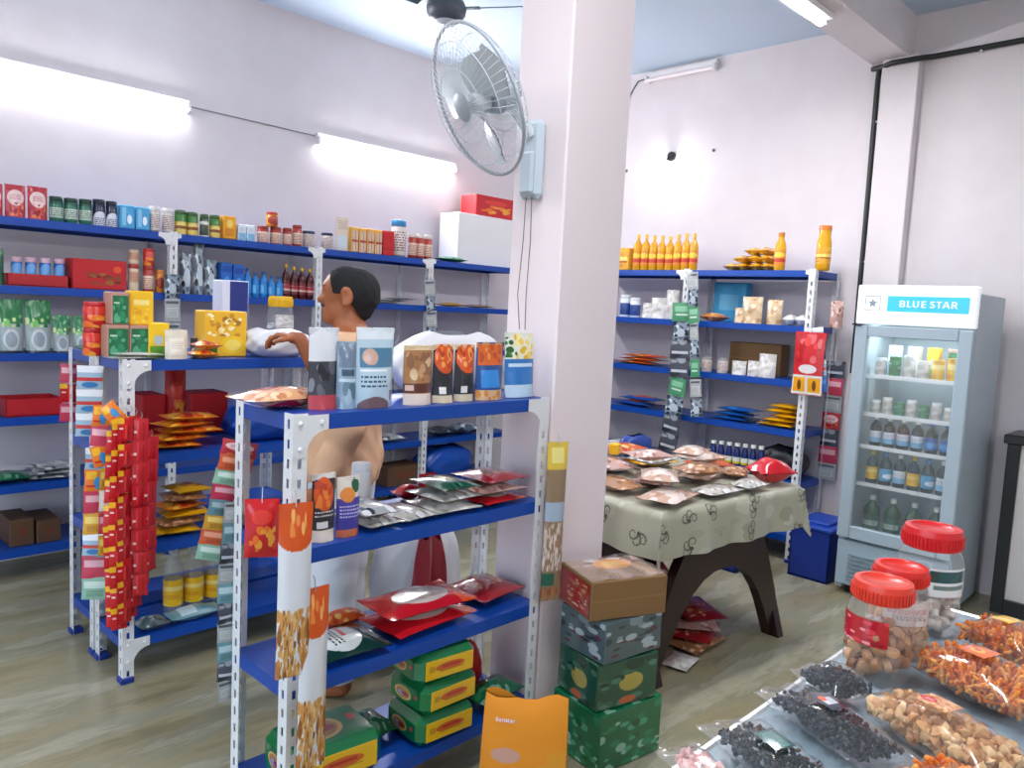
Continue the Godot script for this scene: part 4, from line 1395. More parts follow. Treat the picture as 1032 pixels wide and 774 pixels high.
func wiring() -> void:
	var black := M("conduit_black", "1c201f", .45)
	var c := MB.new()
	c.tube([Vector3(5.03, 1.2, -1.895), Vector3(5.035, 2.2, -1.9), Vector3(5.035, 2.98, -1.905), Vector3(5.03, 3.06, -1.9)], .016, 10)
	c.tube([Vector3(5.03, 3.07, -1.94), Vector3(5.0, 3.065, -1.87), Vector3(4.955, 3.065, -1.8), Vector3(4.955, 3.065, -1.68), Vector3(4.99, 3.075, -1.64), Vector3(5.035, 3.085, -1.6), Vector3(5.035, 3.09, -1.1), Vector3(5.035, 3.1, .2)], .016, 10)
	var t := thing("conduit", "black cable conduit clipped along the back wall above the fridge", "conduit", Vector3.ZERO)
	obj("pipe", c, black, t)
	for p in [Vector3(5.042, 2.75, -1.905), Vector3(5.042, 1.9, -1.9), Vector3(5.042, 3.085, -1.35), Vector3(5.042, 3.092, -.9)]:
		var k := MB.new()
		var s := Vector3(.034, .012, .044) if p.z < -1.5 else Vector3(.034, .044, .012)
		k.box(p, s, .003)
		obj("clip", k, M("batten_white"), t)
	var w := MB.new()
	w.tube([Vector3(5.05, 3.3, -3.64), Vector3(5.052, 3.29, -3.72), Vector3(5.054, 3.2, -3.79), Vector3(5.054, 3.0, -3.83)], .004, 5)
	tag(obj("lamp_cable", w, black), "thin black cable curving down from the unlit tube light", "cable")
	var u := MB.new()
	u.tube([Vector3(2.04, 2.61, -4.797), Vector3(2.5, 2.605, -4.796), Vector3(2.9, 2.6, -4.797)], .004, 5)
	tag(obj("lamp_cable", u, M("cable_grey", "9b97a0", .6)), "grey cable running between the two wall tube lights", "cable")
	for q in [[Vector3(5.059, 2.62, -3.78), "small dark screw hole in the back wall left of the bulb"], [Vector3(5.059, 2.7, -3.02), "small dark screw hole in the back wall right of the bulb"]]:
		var s := MB.new()
		s.xf = Transform3D(Basis(Vector3.BACK, PI / 2), Vector3.ZERO)
		s.lathe([[0, 0], [.012, 0], [.012, .004], [.008, .006], [0, .006]], 8)
		var o := obj("wall_plug", s, M("plug_grey", "55555a", .6))
		o.position = q[0]
		tag(o, q[1], "wall plug")
	var b := MB.new()
	b.box(Vector3(.94, 2.0, -4.79), Vector3(.1, .16, .02), .004)
	tag(obj("switch_board", b, M("board_grey", "6f7478", .5)), "grey switch board on the wall at the far left", "switch board")

func counter() -> void:
	var t := thing("shop_counter", "steel-grey shop counter with a bright metal edge in the foreground", "counter", Vector3(.65, 0, -.2))
	var top := MB.new()
	top.box(Vector3(0, .886, 0), Vector3(2.4, .026, .62), .004)
	var tm := M("counter_top", "9fb0b8", .16)
	var tn := NoiseTexture2D.new()
	tn.width = 256; tn.height = 256; tn.seamless = true
	tn.noise = FastNoiseLite.new(); tn.noise.seed = 5; tn.noise.frequency = .03
	var g := Gradient.new()
	g.set_color(0, H("cfd6da")); g.set_color(1, H("ffffff"))
	tn.color_ramp = g
	tm.albedo_texture = tn; tm.uv1_triplanar = true; tm.uv1_scale = Vector3(2, 2, 2)
	obj("counter_top", top, tm, t)
	var e := MB.new()
	e.box(Vector3(0, .884, -.315), Vector3(2.43, .032, .014), .004)
	e.box(Vector3(1.207, .884, 0), Vector3(.014, .032, .64), .004)
	obj("edge_trim", e, M("edge_metal", "dfe4e6", .25, .4), t)
	var b := MB.new()
	b.box(Vector3(0, .436, .01), Vector3(2.3, .872, .5), .006)
	obj("cabinet_body", b, M("counter_body", "8f9aa0", .5), t)

func side_cabinet() -> void:
	var t := thing("side_cabinet", "white panelled cabinet with a black frame right of the fridge", "cabinet", Vector3(4.8, 0, -.575))
	var f := MB.new()
	for z in [-.355, .355]: f.box(Vector3(0, .46, z), Vector3(.05, .92, .06), .004)
	f.box(Vector3(.1, .945, 0), Vector3(.3, .05, .8), .005)
	f.box(Vector3(0, .04, 0), Vector3(.05, .08, .65))
	obj("black_frame", f, M("frame_black", "101114", .3), t)
	var p := MB.new()
	p.box(Vector3(.01, .5, 0), Vector3(.02, .84, .65))
	obj("white_panel", p, M("panel_white", "dcd8d4", .5), t)
	var b := MB.new()
	b.box(Vector3(.125, .46, 0), Vector3(.2, .92, .7))
	obj("cabinet_body", b, M("frame_black"), t)

func bin(label: String, at: Vector3, s: Vector3) -> void:
	var t := thing("blue_bin", label, "bin", at)
	var mb := MB.new()
	var a := s / 2
	for k in 4:
		var n := [Vector3(1, 0, 0), Vector3(-1, 0, 0), Vector3(0, 0, 1), Vector3(0, 0, -1)][k] as Vector3
		mb.box(Vector3(n.x * (a.x - .006), s.y / 2, n.z * (a.z - .006)), Vector3(.012 if n.x else s.x, s.y, .012 if n.z else s.z), .004)
	mb.box(Vector3(0, .006, 0), Vector3(s.x, .012, s.z))
	obj("bin_wall", mb, M("bin_blue", "0d2c7e", .4), t)
	var l := MB.new()
	l.box(Vector3(0, s.y + .012, 0), Vector3(s.x + .02, .024, s.z + .02), .006)
	l.box(Vector3(0, s.y + .03, 0), Vector3(s.x * .7, .02, s.z * .7), .006)
	obj("lid", l, M("lid_blue", "1440a0", .4), t)

func tray(label: String, at: Vector3, yaw: float, s: Vector3, hex: String) -> void:
	var t := thing("display_tray", label, "tray", at, yaw)
	var mb := MB.new()
	mb.box(Vector3(0, .003, 0), Vector3(s.x, .006, s.z))
	mb.box(Vector3(0, s.y / 2, s.z / 2 - .003), Vector3(s.x, s.y, .006), .002)
	for q in [-1.0, 1.0]: mb.box(Vector3(q * (s.x / 2 - .003), s.y * .5, 0), Vector3(.006, s.y, s.z), .002)
	mb.box(Vector3(0, s.y / 2, -s.z / 2 + .003), Vector3(s.x, s.y, .006), .002)
	obj("tray_wall", mb, M("tray_" + hex, hex, .5), t)

func sack(label: String, at: Vector3, yaw: float, s: Vector3, hex: String, cat := "bag", called := "sack", seed_ := 1.0) -> void:
	# soft bag: rounded lump with creases
	var mb := MB.new()
	var g := []
	for j in 19:
		var row := []
		var v := j / 18.0
		for i in 33:
			var a := TAU * i / 32.0
			var w := pow(sin(PI * clampf(v * .94 + .03, 0, 1)), .3)
			var cr := 1.0 + .035 * sin(a * 5 + v * 9 + seed_) + .025 * sin(a * 9 - v * 14 + seed_ * 2)
			var px := signf(sin(a)) * pow(absf(sin(a)), .6) * s.x / 2 * w * cr
			var pz := signf(cos(a)) * pow(absf(cos(a)), .6) * s.z / 2 * w * cr
			row.append(Vector3(px, s.y * v * (1 + .03 * sin(a * 3 + seed_) * v), pz))
		g.append(row)
	mb.grid(g)
	var o := obj(called, mb, M("sack_" + hex, hex, .35))
	o.position = at
	o.rotation_degrees.y = yaw
	tag(o, label, cat)

func build_things() -> void:
	rack("long white and blue storage rack against the left wall", Vector3(.85, 0, -4.4), 0, 4, .92, .37, 1.83, [.17, .5, .84, 1.16, 1.49, 1.82], [1.82])
	rack("white and blue storage rack on the back wall beside the fridge", Vector3(4.65, 0, -3.85), -90, 2, .915, .37, 1.83, [.17, .5, .83, 1.14, 1.48, 1.82], [1.82])
	rack("low white and blue rack hung with red sachet strips", Vector3(1.04, 0, -3.0), 0, 1, .92, .3, 1.245, [.17, .53, .88, 1.24], [.17, 1.24])
	rack("low rack backing onto the one hung with red sachets", Vector3(1.04, 0, -3.325), 0, 1, .92, .3, 1.245, [.17, .53, .88, 1.24], [])
	rack("near low rack of soap packs and pouches beside the pillar", Vector3(.985, 0, -1.7), 0, 1, .945, .3, 1.215, [.165, .51, .865, 1.21], [1.21])
	counter()
	wall_fan()
	ceiling_fan()
	fridge([.63, .84, 1.02, 1.23])
	table()
	wiring()
	side_cabinet()
	person()
	pouch("red foil pouch at the left end of the top wall shelf, leftmost", "pouch", Vector3(0.95, 1.821, -4.45), 0, Vector3(0.085, 0.152, 0.06), "red_pouch", "foil", "red pouches on the top wall shelf", "pouch", 0)
	pouch("red foil pouch at the left end of the top wall shelf, second from left", "pouch", Vector3(1.044, 1.821, -4.45), 0, Vector3(0.088, 0.157, 0.06), "red_pouch", "foil", "red pouches on the top wall shelf", "pouch", 0)
	pouch("red foil pouch at the left end of the top wall shelf, third from left", "pouch", Vector3(1.14, 1.821, -4.45), 0, Vector3(0.087, 0.161, 0.06), "red_pouch", "foil", "red pouches on the top wall shelf", "pouch", 0)
	tin("dark green tin on the top wall shelf, leftmost of three", "tin", Vector3(1.223, 1.821, -4.452), 0, 0.032, 0.124, "green_tin", "123c30", "dark green tins", "tin")
	tin("dark green tin on the top wall shelf, second from left of three", "tin", Vector3(1.291, 1.821, -4.453), 0, 0.033, 0.124, "green_tin", "123c30", "dark green tins", "tin")
	tin("dark green tin on the top wall shelf, third from left of three", "tin", Vector3(1.358, 1.821, -4.451), 0, 0.031, 0.128, "green_tin", "123c30", "dark green tins", "tin")
	tin("navy jar with white label on the top wall shelf, left of two", "jar", Vector3(1.422, 1.821, -4.45), 0, 0.03, 0.136, "navy_tin", "14182c", "navy jars", "jar")
	tin("navy jar with white label on the top wall shelf, right of two", "jar", Vector3(1.483, 1.821, -4.448), 0, 0.028, 0.134, "navy_tin", "14182c", "navy jars", "jar")
	carton("light blue pack on the top wall shelf, left of two", "box", Vector3(1.555, 1.821, -4.46), 0, Vector3(0.074, 0.123, 0.08), "pale_blue", "card", "light blue packs", "carton")
	carton("light blue pack on the top wall shelf, right of two", "box", Vector3(1.634, 1.821, -4.46), 0, Vector3(0.071, 0.122, 0.08), "pale_blue", "card", "light blue packs", "carton")
	tin("taupe jar with white lid on the top wall shelf, left of two", "jar", Vector3(1.704, 1.821, -4.448), 0, 0.028, 0.136, "taupe_tin", "e0dedc", "taupe jars", "jar")
	tin("taupe jar with white lid on the top wall shelf, right of two", "jar", Vector3(1.776, 1.821, -4.451), 0, 0.031, 0.135, "taupe_tin", "e0dedc", "taupe jars", "jar")
	tin("small green and yellow jar on the top shelf, leftmost of four", "jar", Vector3(1.847, 1.821, -4.452), 0, 0.032, 0.133, "green_yellow", "3a5a30", "small green jars", "jar")
	tin("small green and yellow jar on the top shelf, second from left of four", "jar", Vector3(1.914, 1.821, -4.453), 0, 0.033, 0.13, "green_yellow", "3a5a30", "small green jars", "jar")
	tin("small white and green jar on the top shelf, third from left of four", "jar", Vector3(1.98, 1.821, -4.445), 0, 0.025, 0.127, "white_green", "3a5a30", "small green jars", "jar")
	tin("small green and yellow jar on the top shelf, fourth from left of four", "jar", Vector3(2.044, 1.821, -4.451), 0, 0.031, 0.129, "green_yellow", "3a5a30", "small green jars", "jar")
	carton("yellow box standing alone on the top wall shelf", "box", Vector3(2.122, 1.821, -4.455), 0, Vector3(0.077, 0.132, 0.07), "yellow_box", "card", "", "carton")
	carton("small white and blue box on the top wall shelf, left of two", "box", Vector3(2.199, 1.821, -4.45), 0, Vector3(0.049, 0.095, 0.06), "white_blue", "card", "small white and blue boxes", "carton")
	carton("small white and blue box on the top wall shelf, right of two", "box", Vector3(2.255, 1.821, -4.45), 0, Vector3(0.049, 0.095, 0.06), "white_blue", "card", "small white and blue boxes", "carton")
	tin("small red bottle-jar in a row of four on the top wall shelf, leftmost", "jar", Vector3(2.348, 1.821, -4.454), 0, 0.034, 0.1, "red_brown", "8c2418", "small red jars", "jar")
	tin("small red bottle-jar in a row of four on the top wall shelf, second from left", "jar", Vector3(2.433, 1.821, -4.455), 0, 0.035, 0.103, "red_brown", "8c2418", "small red jars", "jar")
	tin("small red bottle-jar in a row of four on the top wall shelf, third from left", "jar", Vector3(2.507, 1.821, -4.449), 0, 0.029, 0.105, "red_brown", "8c2418", "small red jars", "jar")
	tin("small red bottle-jar in a row of four on the top wall shelf, fourth from left", "jar", Vector3(2.576, 1.821, -4.45), 0, 0.03, 0.131, "red_brown", "8c2418", "small red jars", "jar")
	tin("orange-red jar stacked on top of the small red jars", "jar", Vector3(2.407, 1.925, -4.455), 0, .036, 0.086, "orange_tin", "c03020", "", "jar")
	tin("small white jar with navy lid left of the rack post", "jar", Vector3(2.664, 1.821, -4.461), 0, 0.041, 0.103, "taupe_tin", "2c3050", "", "jar")
	tin("small white jar with navy lid right of the rack post", "jar", Vector3(2.798, 1.821, -4.459), 0, 0.039, 0.105, "taupe_tin", "2c3050", "", "jar")
	pouch("tall cream printed pouch on the top wall shelf", "pouch", Vector3(2.903, 1.821, -4.445), 0, Vector3(0.095, 0.218, 0.05), "cream_print", "foil", "", "pouch", 0)
	carton("narrow brown striped box on the top wall shelf, leftmost of four", "box", Vector3(2.988, 1.821, -4.47), 0, Vector3(0.054, 0.163, 0.1), "brown_stripe", "card", "brown striped boxes", "carton")
	carton("narrow brown striped box on the top wall shelf, second from left of four", "box", Vector3(3.051, 1.821, -4.47), 0, Vector3(0.054, 0.163, 0.1), "brown_stripe", "card", "brown striped boxes", "carton")
	carton("narrow brown striped box on the top wall shelf, third from left of four", "box", Vector3(3.115, 1.821, -4.47), 0, Vector3(0.055, 0.164, 0.1), "brown_stripe", "card", "brown striped boxes", "carton")
	carton("narrow brown striped box on the top wall shelf, fourth from left of four", "box", Vector3(3.18, 1.821, -4.47), 0, Vector3(0.056, 0.164, 0.1), "brown_stripe", "card", "brown striped boxes", "carton")
	carton("plain red box beside the brown striped boxes", "box", Vector3(3.263, 1.821, -4.465), 0, Vector3(0.091, 0.166, 0.09), "red_plain", "card", "", "carton")
	tin("grey jar with a big bright blue lid on the top wall shelf", "jar", Vector3(3.383, 1.821, -4.474), 0, 0.054, 0.253, "taupe_tin", "2f8ac0", "", "jar")
	tin("tiny red and white jar on the top wall shelf, leftmost of three", "jar", Vector3(3.488, 1.821, -4.45), 0, 0.03, 0.175, "red_brown", "d8d0c8", "tiny red and white jars", "jar")
	tin("tiny red and white jar on the top wall shelf, second from left of three", "jar", Vector3(3.56, 1.821, -4.451), 0, 0.031, 0.176, "red_brown", "d8d0c8", "tiny red and white jars", "jar")
	tin("tiny red and white jar on the top wall shelf, third from left of three", "jar", Vector3(3.634, 1.821, -4.451), 0, 0.031, 0.176, "red_brown", "d8d0c8", "tiny red and white jars", "jar")
	flat("grey-green packet lying in front of the white box", "packet", Vector3(3.86, 1.821, -4.46), 0, Vector3(0.274, 0.04, 0.1), "green_flat", "foil", "", "packet", 0)
	carton("big white styrofoam box at the end of the top wall shelf", "box", Vector3(4.261, 1.821, -4.6), 0, Vector3(0.617, 0.384, 0.22), "plain_white", "card", "", "styrofoam_box", false)
	carton("orange-red box lying on the white styrofoam box", "box", Vector3(4.353, 2.207, -4.6), 0, Vector3(0.419, 0.16, 0.18), "red_gold", "card", "", "box", false)
	pouch("green pouch at the left end of the second wall shelf", "pouch", Vector3(0.954, 1.491, -4.45), 0, Vector3(0.078, 0.175, 0.06), "green_flat", "foil", "", "pouch", 0)
	tray("red display tray holding blue cans on the second wall shelf", Vector3(1.138, 1.491, -4.5), 0, Vector3(0.27, 0.06, 0.14), "b01820")
	tin("blue can in the red display tray, leftmost of four", "can", Vector3(1.052, 1.498, -4.474), 0, 0.024, 0.134, "blue_can", "d0a8b8", "blue cans in the red tray", "can")
	tin("blue can in the red display tray, second from left of four", "can", Vector3(1.114, 1.498, -4.475), 0, 0.025, 0.135, "blue_can", "d0a8b8", "blue cans in the red tray", "can")
	tin("blue can in the red display tray, third from left of four", "can", Vector3(1.178, 1.498, -4.476), 0, 0.026, 0.137, "blue_can", "d0a8b8", "blue cans in the red tray", "can")
	tin("blue can in the red display tray, fourth from left of four", "can", Vector3(1.243, 1.498, -4.476), 0, 0.026, 0.139, "blue_can", "d0a8b8", "blue cans in the red tray", "can")
	carton("wide red carton with brown picture on the second wall shelf", "box", Vector3(1.42, 1.491, -4.49), 0, Vector3(0.26, 0.155, 0.14), "red_picture", "card", "", "carton")
	tin("cream jar in front of the tins, bottom of two stacked", "jar", Vector3(1.592, 1.491, -4.437), 0, 0.027, 0.147, "cream_tin", "a83428", "", "jar")
	tin("cream jar, upper of two stacked on the second wall shelf", "jar", Vector3(1.592, 1.639, -4.437), 0, 0.027, 0.074, "cream_tin", "c8b090", "", "jar")
	tin("red jar beside the cream jars, bottom of two stacked", "jar", Vector3(1.67, 1.491, -4.438), 0, 0.028, 0.143, "red_brown", "a02018", "", "jar")
	tin("red jar, upper of two stacked on the second wall shelf", "jar", Vector3(1.67, 1.635, -4.438), 0, 0.028, 0.091, "red_gold", "b82c20", "", "jar")
	tin("small orange jar left of the rack post on the second wall shelf", "jar", Vector3(1.732, 1.491, -4.443), 0, 0.023, 0.125, "orange_tin", "c87818", "", "jar")
	pouch("crumpled silver and black pouch on the second wall shelf, leftmost of three", "pouch", Vector3(1.881, 1.491, -4.455), 0, Vector3(0.07, 0.236, 0.07), "silver_black", "foil", "silver and black pouches", "pouch", 0)
	pouch("crumpled silver and black pouch on the second wall shelf, second from left of three", "pouch", Vector3(1.955, 1.491, -4.455), 0, Vector3(0.061, 0.287, 0.07), "silver_black", "foil", "silver and black pouches", "pouch", 0)
	pouch("crumpled silver and black pouch on the second wall shelf, third from left of three", "pouch", Vector3(2.025, 1.491, -4.455), 0, Vector3(0.074, 0.203, 0.07), "silver_black", "foil", "silver and black pouches", "pouch", 0)
	carton("blue pack next to the silver pouches, left of two", "box", Vector3(2.109, 1.491, -4.47), 0, Vector3(0.065, 0.192, 0.1), "blue_pack", "card", "blue packs", "carton")
	carton("blue pack next to the silver pouches, right of two", "box", Vector3(2.183, 1.491, -4.47), 0, Vector3(0.067, 0.186, 0.1), "blue_pack", "card", "blue packs", "carton")
	bottle("blue wrapped bottle on the second wall shelf, leftmost of five", "bottle", Vector3(2.248, 1.491, -4.444), 0, 0.024, 0.173, M("bottle_blue", "1f7cc4", .3), "cyan_wrap", "1a58a0", "blue wrapped bottles", "bottle", 0.32)
	bottle("blue wrapped bottle on the second wall shelf, second from left of five", "bottle", Vector3(2.299, 1.491, -4.444), 0, 0.024, 0.147, M("bottle_blue", "1f7cc4", .3), "cyan_wrap", "1a58a0", "blue wrapped bottles", "bottle", 0.32)
	bottle("blue wrapped bottle on the second wall shelf, third from left of five", "bottle", Vector3(2.351, 1.491, -4.445), 0, 0.025, 0.157, M("bottle_blue", "1f7cc4", .3), "cyan_wrap", "1a58a0", "blue wrapped bottles", "bottle", 0.32)
	bottle("blue wrapped bottle on the second wall shelf, fourth from left of five", "bottle", Vector3(2.404, 1.491, -4.445), 0, 0.025, 0.136, M("bottle_blue", "1f7cc4", .3), "cyan_wrap", "1a58a0", "blue wrapped bottles", "bottle", 0.32)
	bottle("blue wrapped bottle on the second wall shelf, fifth from left of five", "bottle", Vector3(2.457, 1.491, -4.445), 0, 0.025, 0.133, M("bottle_blue", "1f7cc4", .3), "cyan_wrap", "1a58a0", "blue wrapped bottles", "bottle", 0.32)
	bottle("dark sauce bottle with yellow cap on the second wall shelf, leftmost of four", "bottle", Vector3(2.503, 1.491, -4.444), 0, 0.024, 0.216, M("bottle_sauce", "4a1014", .25), "sauce", "d8a830", "sauce bottles", "bottle", 0.32)
	bottle("dark sauce bottle with yellow cap on the second wall shelf, second from left of four", "bottle", Vector3(2.558, 1.491, -4.444), 0, 0.024, 0.202, M("bottle_sauce", "4a1014", .25), "sauce", "d8a830", "sauce bottles", "bottle", 0.32)
	bottle("dark sauce bottle with yellow cap on the second wall shelf, third from left of four", "bottle", Vector3(2.614, 1.491, -4.445), 0, 0.025, 0.199, M("bottle_sauce", "4a1014", .25), "sauce", "d8a830", "sauce bottles", "bottle", 0.32)
	bottle("dark sauce bottle with yellow cap on the second wall shelf, fourth from left of four", "bottle", Vector3(2.671, 1.491, -4.445), 0, 0.025, 0.197, M("bottle_sauce", "4a1014", .25), "sauce", "d8a830", "sauce bottles", "bottle", 0.32)
	flat("flat silver packet beside the man's head, leftmost of three", "packet", Vector3(3.307, 1.491, -4.53), -10, Vector3(0.239, 0.015, 0.2), "magazine", "foil", "flat silver packets", "packet", 0)
	flat("flat silver packet beside the man's head, second from left of three", "packet", Vector3(3.385, 1.507, -4.53), 4, Vector3(0.244, 0.015, 0.2), "magazine", "foil", "flat silver packets", "packet", 0)
	flat("flat silver packet beside the man's head, third from left of three", "packet", Vector3(3.464, 1.523, -4.53), 18, Vector3(0.249, 0.015, 0.2), "magazine", "foil", "flat silver packets", "packet", 0)
	flat("yellow packet lying on the second wall shelf near the pillar", "packet", Vector3(3.901, 1.491, -4.49), 0, Vector3(0.228, 0.03, 0.12), "yellow_flat", "foil", "", "packet", 0)
	flat("brown packet lying on the second wall shelf near the pillar", "packet", Vector3(4.194, 1.491, -4.5), 0, Vector3(0.277, 0.025, 0.14), "clear_brown", "foil", "", "packet", 0)
	pouch("silver and green tea pouch on the third wall shelf, leftmost of four", "pouch", Vector3(1.015, 1.161, -4.45), 0, Vector3(0.113, 0.262, 0.08), "silver_green", "foil", "silver and green pouches", "pouch", 0)
	pouch("silver and green tea pouch on the third wall shelf, second from left of four", "pouch", Vector3(1.137, 1.161, -4.45), 0, Vector3(0.114, 0.262, 0.08), "silver_green", "foil", "silver and green pouches", "pouch", 0)
	pouch("silver and green tea pouch on the third wall shelf, third from left of four", "pouch", Vector3(1.244, 1.161, -4.45), 0, Vector3(0.083, 0.191, 0.08), "silver_green", "foil", "silver and green pouches", "pouch", 0)
	pouch("silver and green tea pouch on the third wall shelf, fourth from left of four", "pouch", Vector3(1.332, 1.161, -4.45), 0, Vector3(0.077, 0.188, 0.08), "silver_green", "foil", "silver and green pouches", "pouch", 0)
	tray("red plastic tray on the fourth wall shelf at left", Vector3(1.115, 0.841, -4.53), 0, Vector3(0.251, 0.088, 0.2), "b00f1c")
	flat("dark green packet lying on the fifth wall shelf", "packet", Vector3(1.021, 0.501, -4.53), 0, Vector3(0.172, 0.05, 0.2), "green_flat", "foil", "", "packet", 0)
	flat("silver packet in a low pile on the fifth wall shelf, bottom", "packet", Vector3(1.195, 0.501, -4.54), -8, Vector3(0.192, 0.022, 0.22), "magazine", "foil", "silver packets in a pile", "packet", 0)
	flat("silver packet in a low pile on the fifth wall shelf, middle", "packet", Vector3(1.213, 0.524, -4.54), 0, Vector3(0.184, 0.022, 0.22), "magazine", "foil", "silver packets in a pile", "packet", 0)
	flat("silver packet in a low pile on the fifth wall shelf, top", "packet", Vector3(1.231, 0.547, -4.54), 8, Vector3(0.176, 0.022, 0.22), "magazine", "foil", "silver packets in a pile", "packet", 0)
	carton("brown carton on the bottom wall shelf, left of two", "box", Vector3(1.059, 0.171, -4.575), 0, Vector3(0.108, 0.138, 0.25), "dark_card", "card", "brown cartons at floor level", "carton")
	carton("brown carton on the bottom wall shelf, right of two", "box", Vector3(1.181, 0.171, -4.575), 0, Vector3(0.113, 0.118, 0.25), "dark_card", "card", "brown cartons at floor level", "carton")
	flat("pale packet on the fifth wall shelf seen beyond the near rack", "packet", Vector3(3.394, 0.501, -4.53), 0, Vector3(0.23, 0.05, 0.2), "magazine", "foil", "", "packet", 0)
	flat("dark packet on the fifth wall shelf seen beyond the near rack", "packet", Vector3(3.892, 0.501, -4.53), 0, Vector3(0.24, 0.07, 0.2), "dark_flat", "foil", "", "packet", 0)
	flat("dark crumpled packet on the fifth wall shelf seen beyond the near rack", "packet", Vector3(4.139, 0.501, -4.53), 0, Vector3(0.254, 0.08, 0.2), "silver_black", "foil", "", "packet", 0)
	carton("dark carton on the bottom wall shelf seen through the near rack", "box", Vector3(3.501, 0.171, -4.55), 0, Vector3(0.313, 0.143, 0.2), "dark_card", "card", "", "carton")
	sack("blue plastic bag on the bottom wall shelf seen through the near rack", Vector3(3.95, 0.171, -4.55), 0, Vector3(0.5, 0.24, 0.26), "1a4fae", "bag", "plastic_bag", 2.0)
	strip("long strip of grey sachets hanging on the wall rack post", [Vector3(1.775, 1.6, -4.385), Vector3(1.785, 1.2, -4.385)], 0.085, 0.13, ["silver_black", "grey_sachet", "grey_sachet"], 0, "")
	strip("silver sachet strip hanging on the wall rack post near the pillar", [Vector3(3.608, 1.668, -4.385), Vector3(3.658, 1.226, -4.385)], 0.09, 0.12, ["grey_sachet", "silver_black"], 0, "")
	tin("red and gold jar on the low rack, beside green boxes", "jar", Vector3(1.008, 1.241, -3.232), 0, 0.032, 0.106, "red_gold", "b01820", "", "jar")
	tin("red jar stacked on the red and gold jar", "jar", Vector3(1.023, 1.348, -3.245), 0, .042, 0.098, "red_gold", "c02028", "", "jar")
	carton("green tea box in the bottom row on the low rack, left of two", "box", Vector3(1.073, 1.241, -3.19), 0, Vector3(0.08, 0.122, 0.1), "green_box", "card", "green boxes, bottom row", "carton")
	carton("green tea box in the bottom row on the low rack, right of two", "box", Vector3(1.157, 1.241, -3.19), 0, Vector3(0.084, 0.123, 0.1), "green_box", "card", "green boxes, bottom row", "carton")
	carton("green box stacked on the bottom green boxes", "box", Vector3(1.082, 1.364, -3.19), 0, Vector3(0.065, 0.124, 0.09), "green_box", "card", "", "carton", false)
	carton("bright yellow box stacked beside the green box", "box", Vector3(1.166, 1.364, -3.19), -8, Vector3(0.087, 0.132, 0.08), "yellow_soft", "card", "", "carton", false)
	carton("yellow and green soap box on the low rack", "box", Vector3(1.221, 1.241, -3.17), 0, Vector3(0.079, 0.133, 0.08), "yellow_green", "card", "", "carton")
	flat("white paper packet lying at the front of the low rack, lower", "packet", Vector3(1.086, 1.241, -3.055), 6, Vector3(0.169, 0.012, 0.1), "white_pack", "foil", "", "packet", 0)
	flat("white paper packet lying at the front of the low rack, upper", "packet", Vector3(1.11, 1.254, -3.055), -3, Vector3(0.164, 0.012, 0.1), "white_pack", "foil", "", "packet", 0)
	pouch("ivory pouch standing at the front of the low rack", "pouch", Vector3(1.247, 1.241, -3.035), 0, Vector3(0.088, 0.113, 0.05), "ivory", "foil", "", "pouch", 0)
	tin("small dark jar between the ivory and orange packs", "jar", Vector3(1.343, 1.241, -3.095), 0, 0.015, 0.079, "navy_tin", "20242c", "", "jar")
	flat("orange snack packet lying by the yellow noodle carton, lower", "packet", Vector3(1.359, 1.241, -3.055), 0, Vector3(0.104, 0.035, 0.1), "orange_snack", "foil", "", "packet", 0)
	flat("orange snack packet lying by the yellow noodle carton, upper", "packet", Vector3(1.373, 1.277, -3.055), 0, Vector3(0.101, 0.035, 0.1), "orange_snack", "foil", "", "packet", 0)
	carton("big yellow noodle carton on the low rack", "box", Vector3(1.485, 1.241, -3.16), 0, Vector3(0.181, 0.189, 0.1), "noodle", "card", "", "carton")
	carton("tall navy and white box behind the yellow noodle carton", "box", Vector3(1.643, 1.241, -3.405), 0, Vector3(0.125, 0.322, 0.1), "navy_box", "card", "", "carton")
	sack("white bag under the man's hand on the low rack", Vector3(1.715, 1.241, -3.12), 0, Vector3(0.29, 0.12, 0.22), "d8dade", "bag", "white_bag", 1.0)
	sweet_jar("clear jar with a yellow and red lid behind the man's hand", Vector3(1.89, 1.241, -3.4), 0, .062, .265, ["b4bcc0", "c8ced0", "98a4a8"], "white_pack", "e0b020")
	flat("green packet on the rear low rack, left of two", "packet", Vector3(1.067, 1.241, -3.43), 0, Vector3(0.103, 0.03, 0.15), "green_flat", "foil", "", "packet", 0)
	flat("green packet on the rear low rack, right of two", "packet", Vector3(1.184, 1.241, -3.43), 0, Vector3(0.116, 0.03, 0.15), "green_flat", "foil", "", "packet", 0)
	strip("red sachet strip in the cluster on the low rack post, leftmost of eight", [Vector3(1.003, 0.995, -2.97), Vector3(0.986, 0.632, -2.96), Vector3(1, 0.249, -2.97)], 0.055, 0.085, ["red_sachet"], -25, "red sachet strips on the low rack")
	strip("red sachet strip in the cluster on the low rack post, second from left of eight", [Vector3(1.014, 1.026, -2.95), Vector3(0.997, 0.646, -2.94), Vector3(1.011, 0.245, -2.95)], 0.055, 0.085, ["red_sachet"], -10, "red sachet strips on the low rack")
	strip("red sachet strip in the cluster on the low rack post, third from left of eight", [Vector3(1.025, 1.05, -2.93), Vector3(1.015, 0.67, -2.92), Vector3(1.023, 0.272, -2.93)], 0.055, 0.085, ["red_sachet"], 15, "red sachet strips on the low rack")
	strip("red sachet strip in the cluster on the low rack post, fourth from left of eight", [Vector3(1.057, 1.05, -2.97), Vector3(1.047, 0.67, -2.96), Vector3(1.055, 0.273, -2.97)], 0.055, 0.085, ["red_sachet"], 0, "red sachet strips on the low rack")
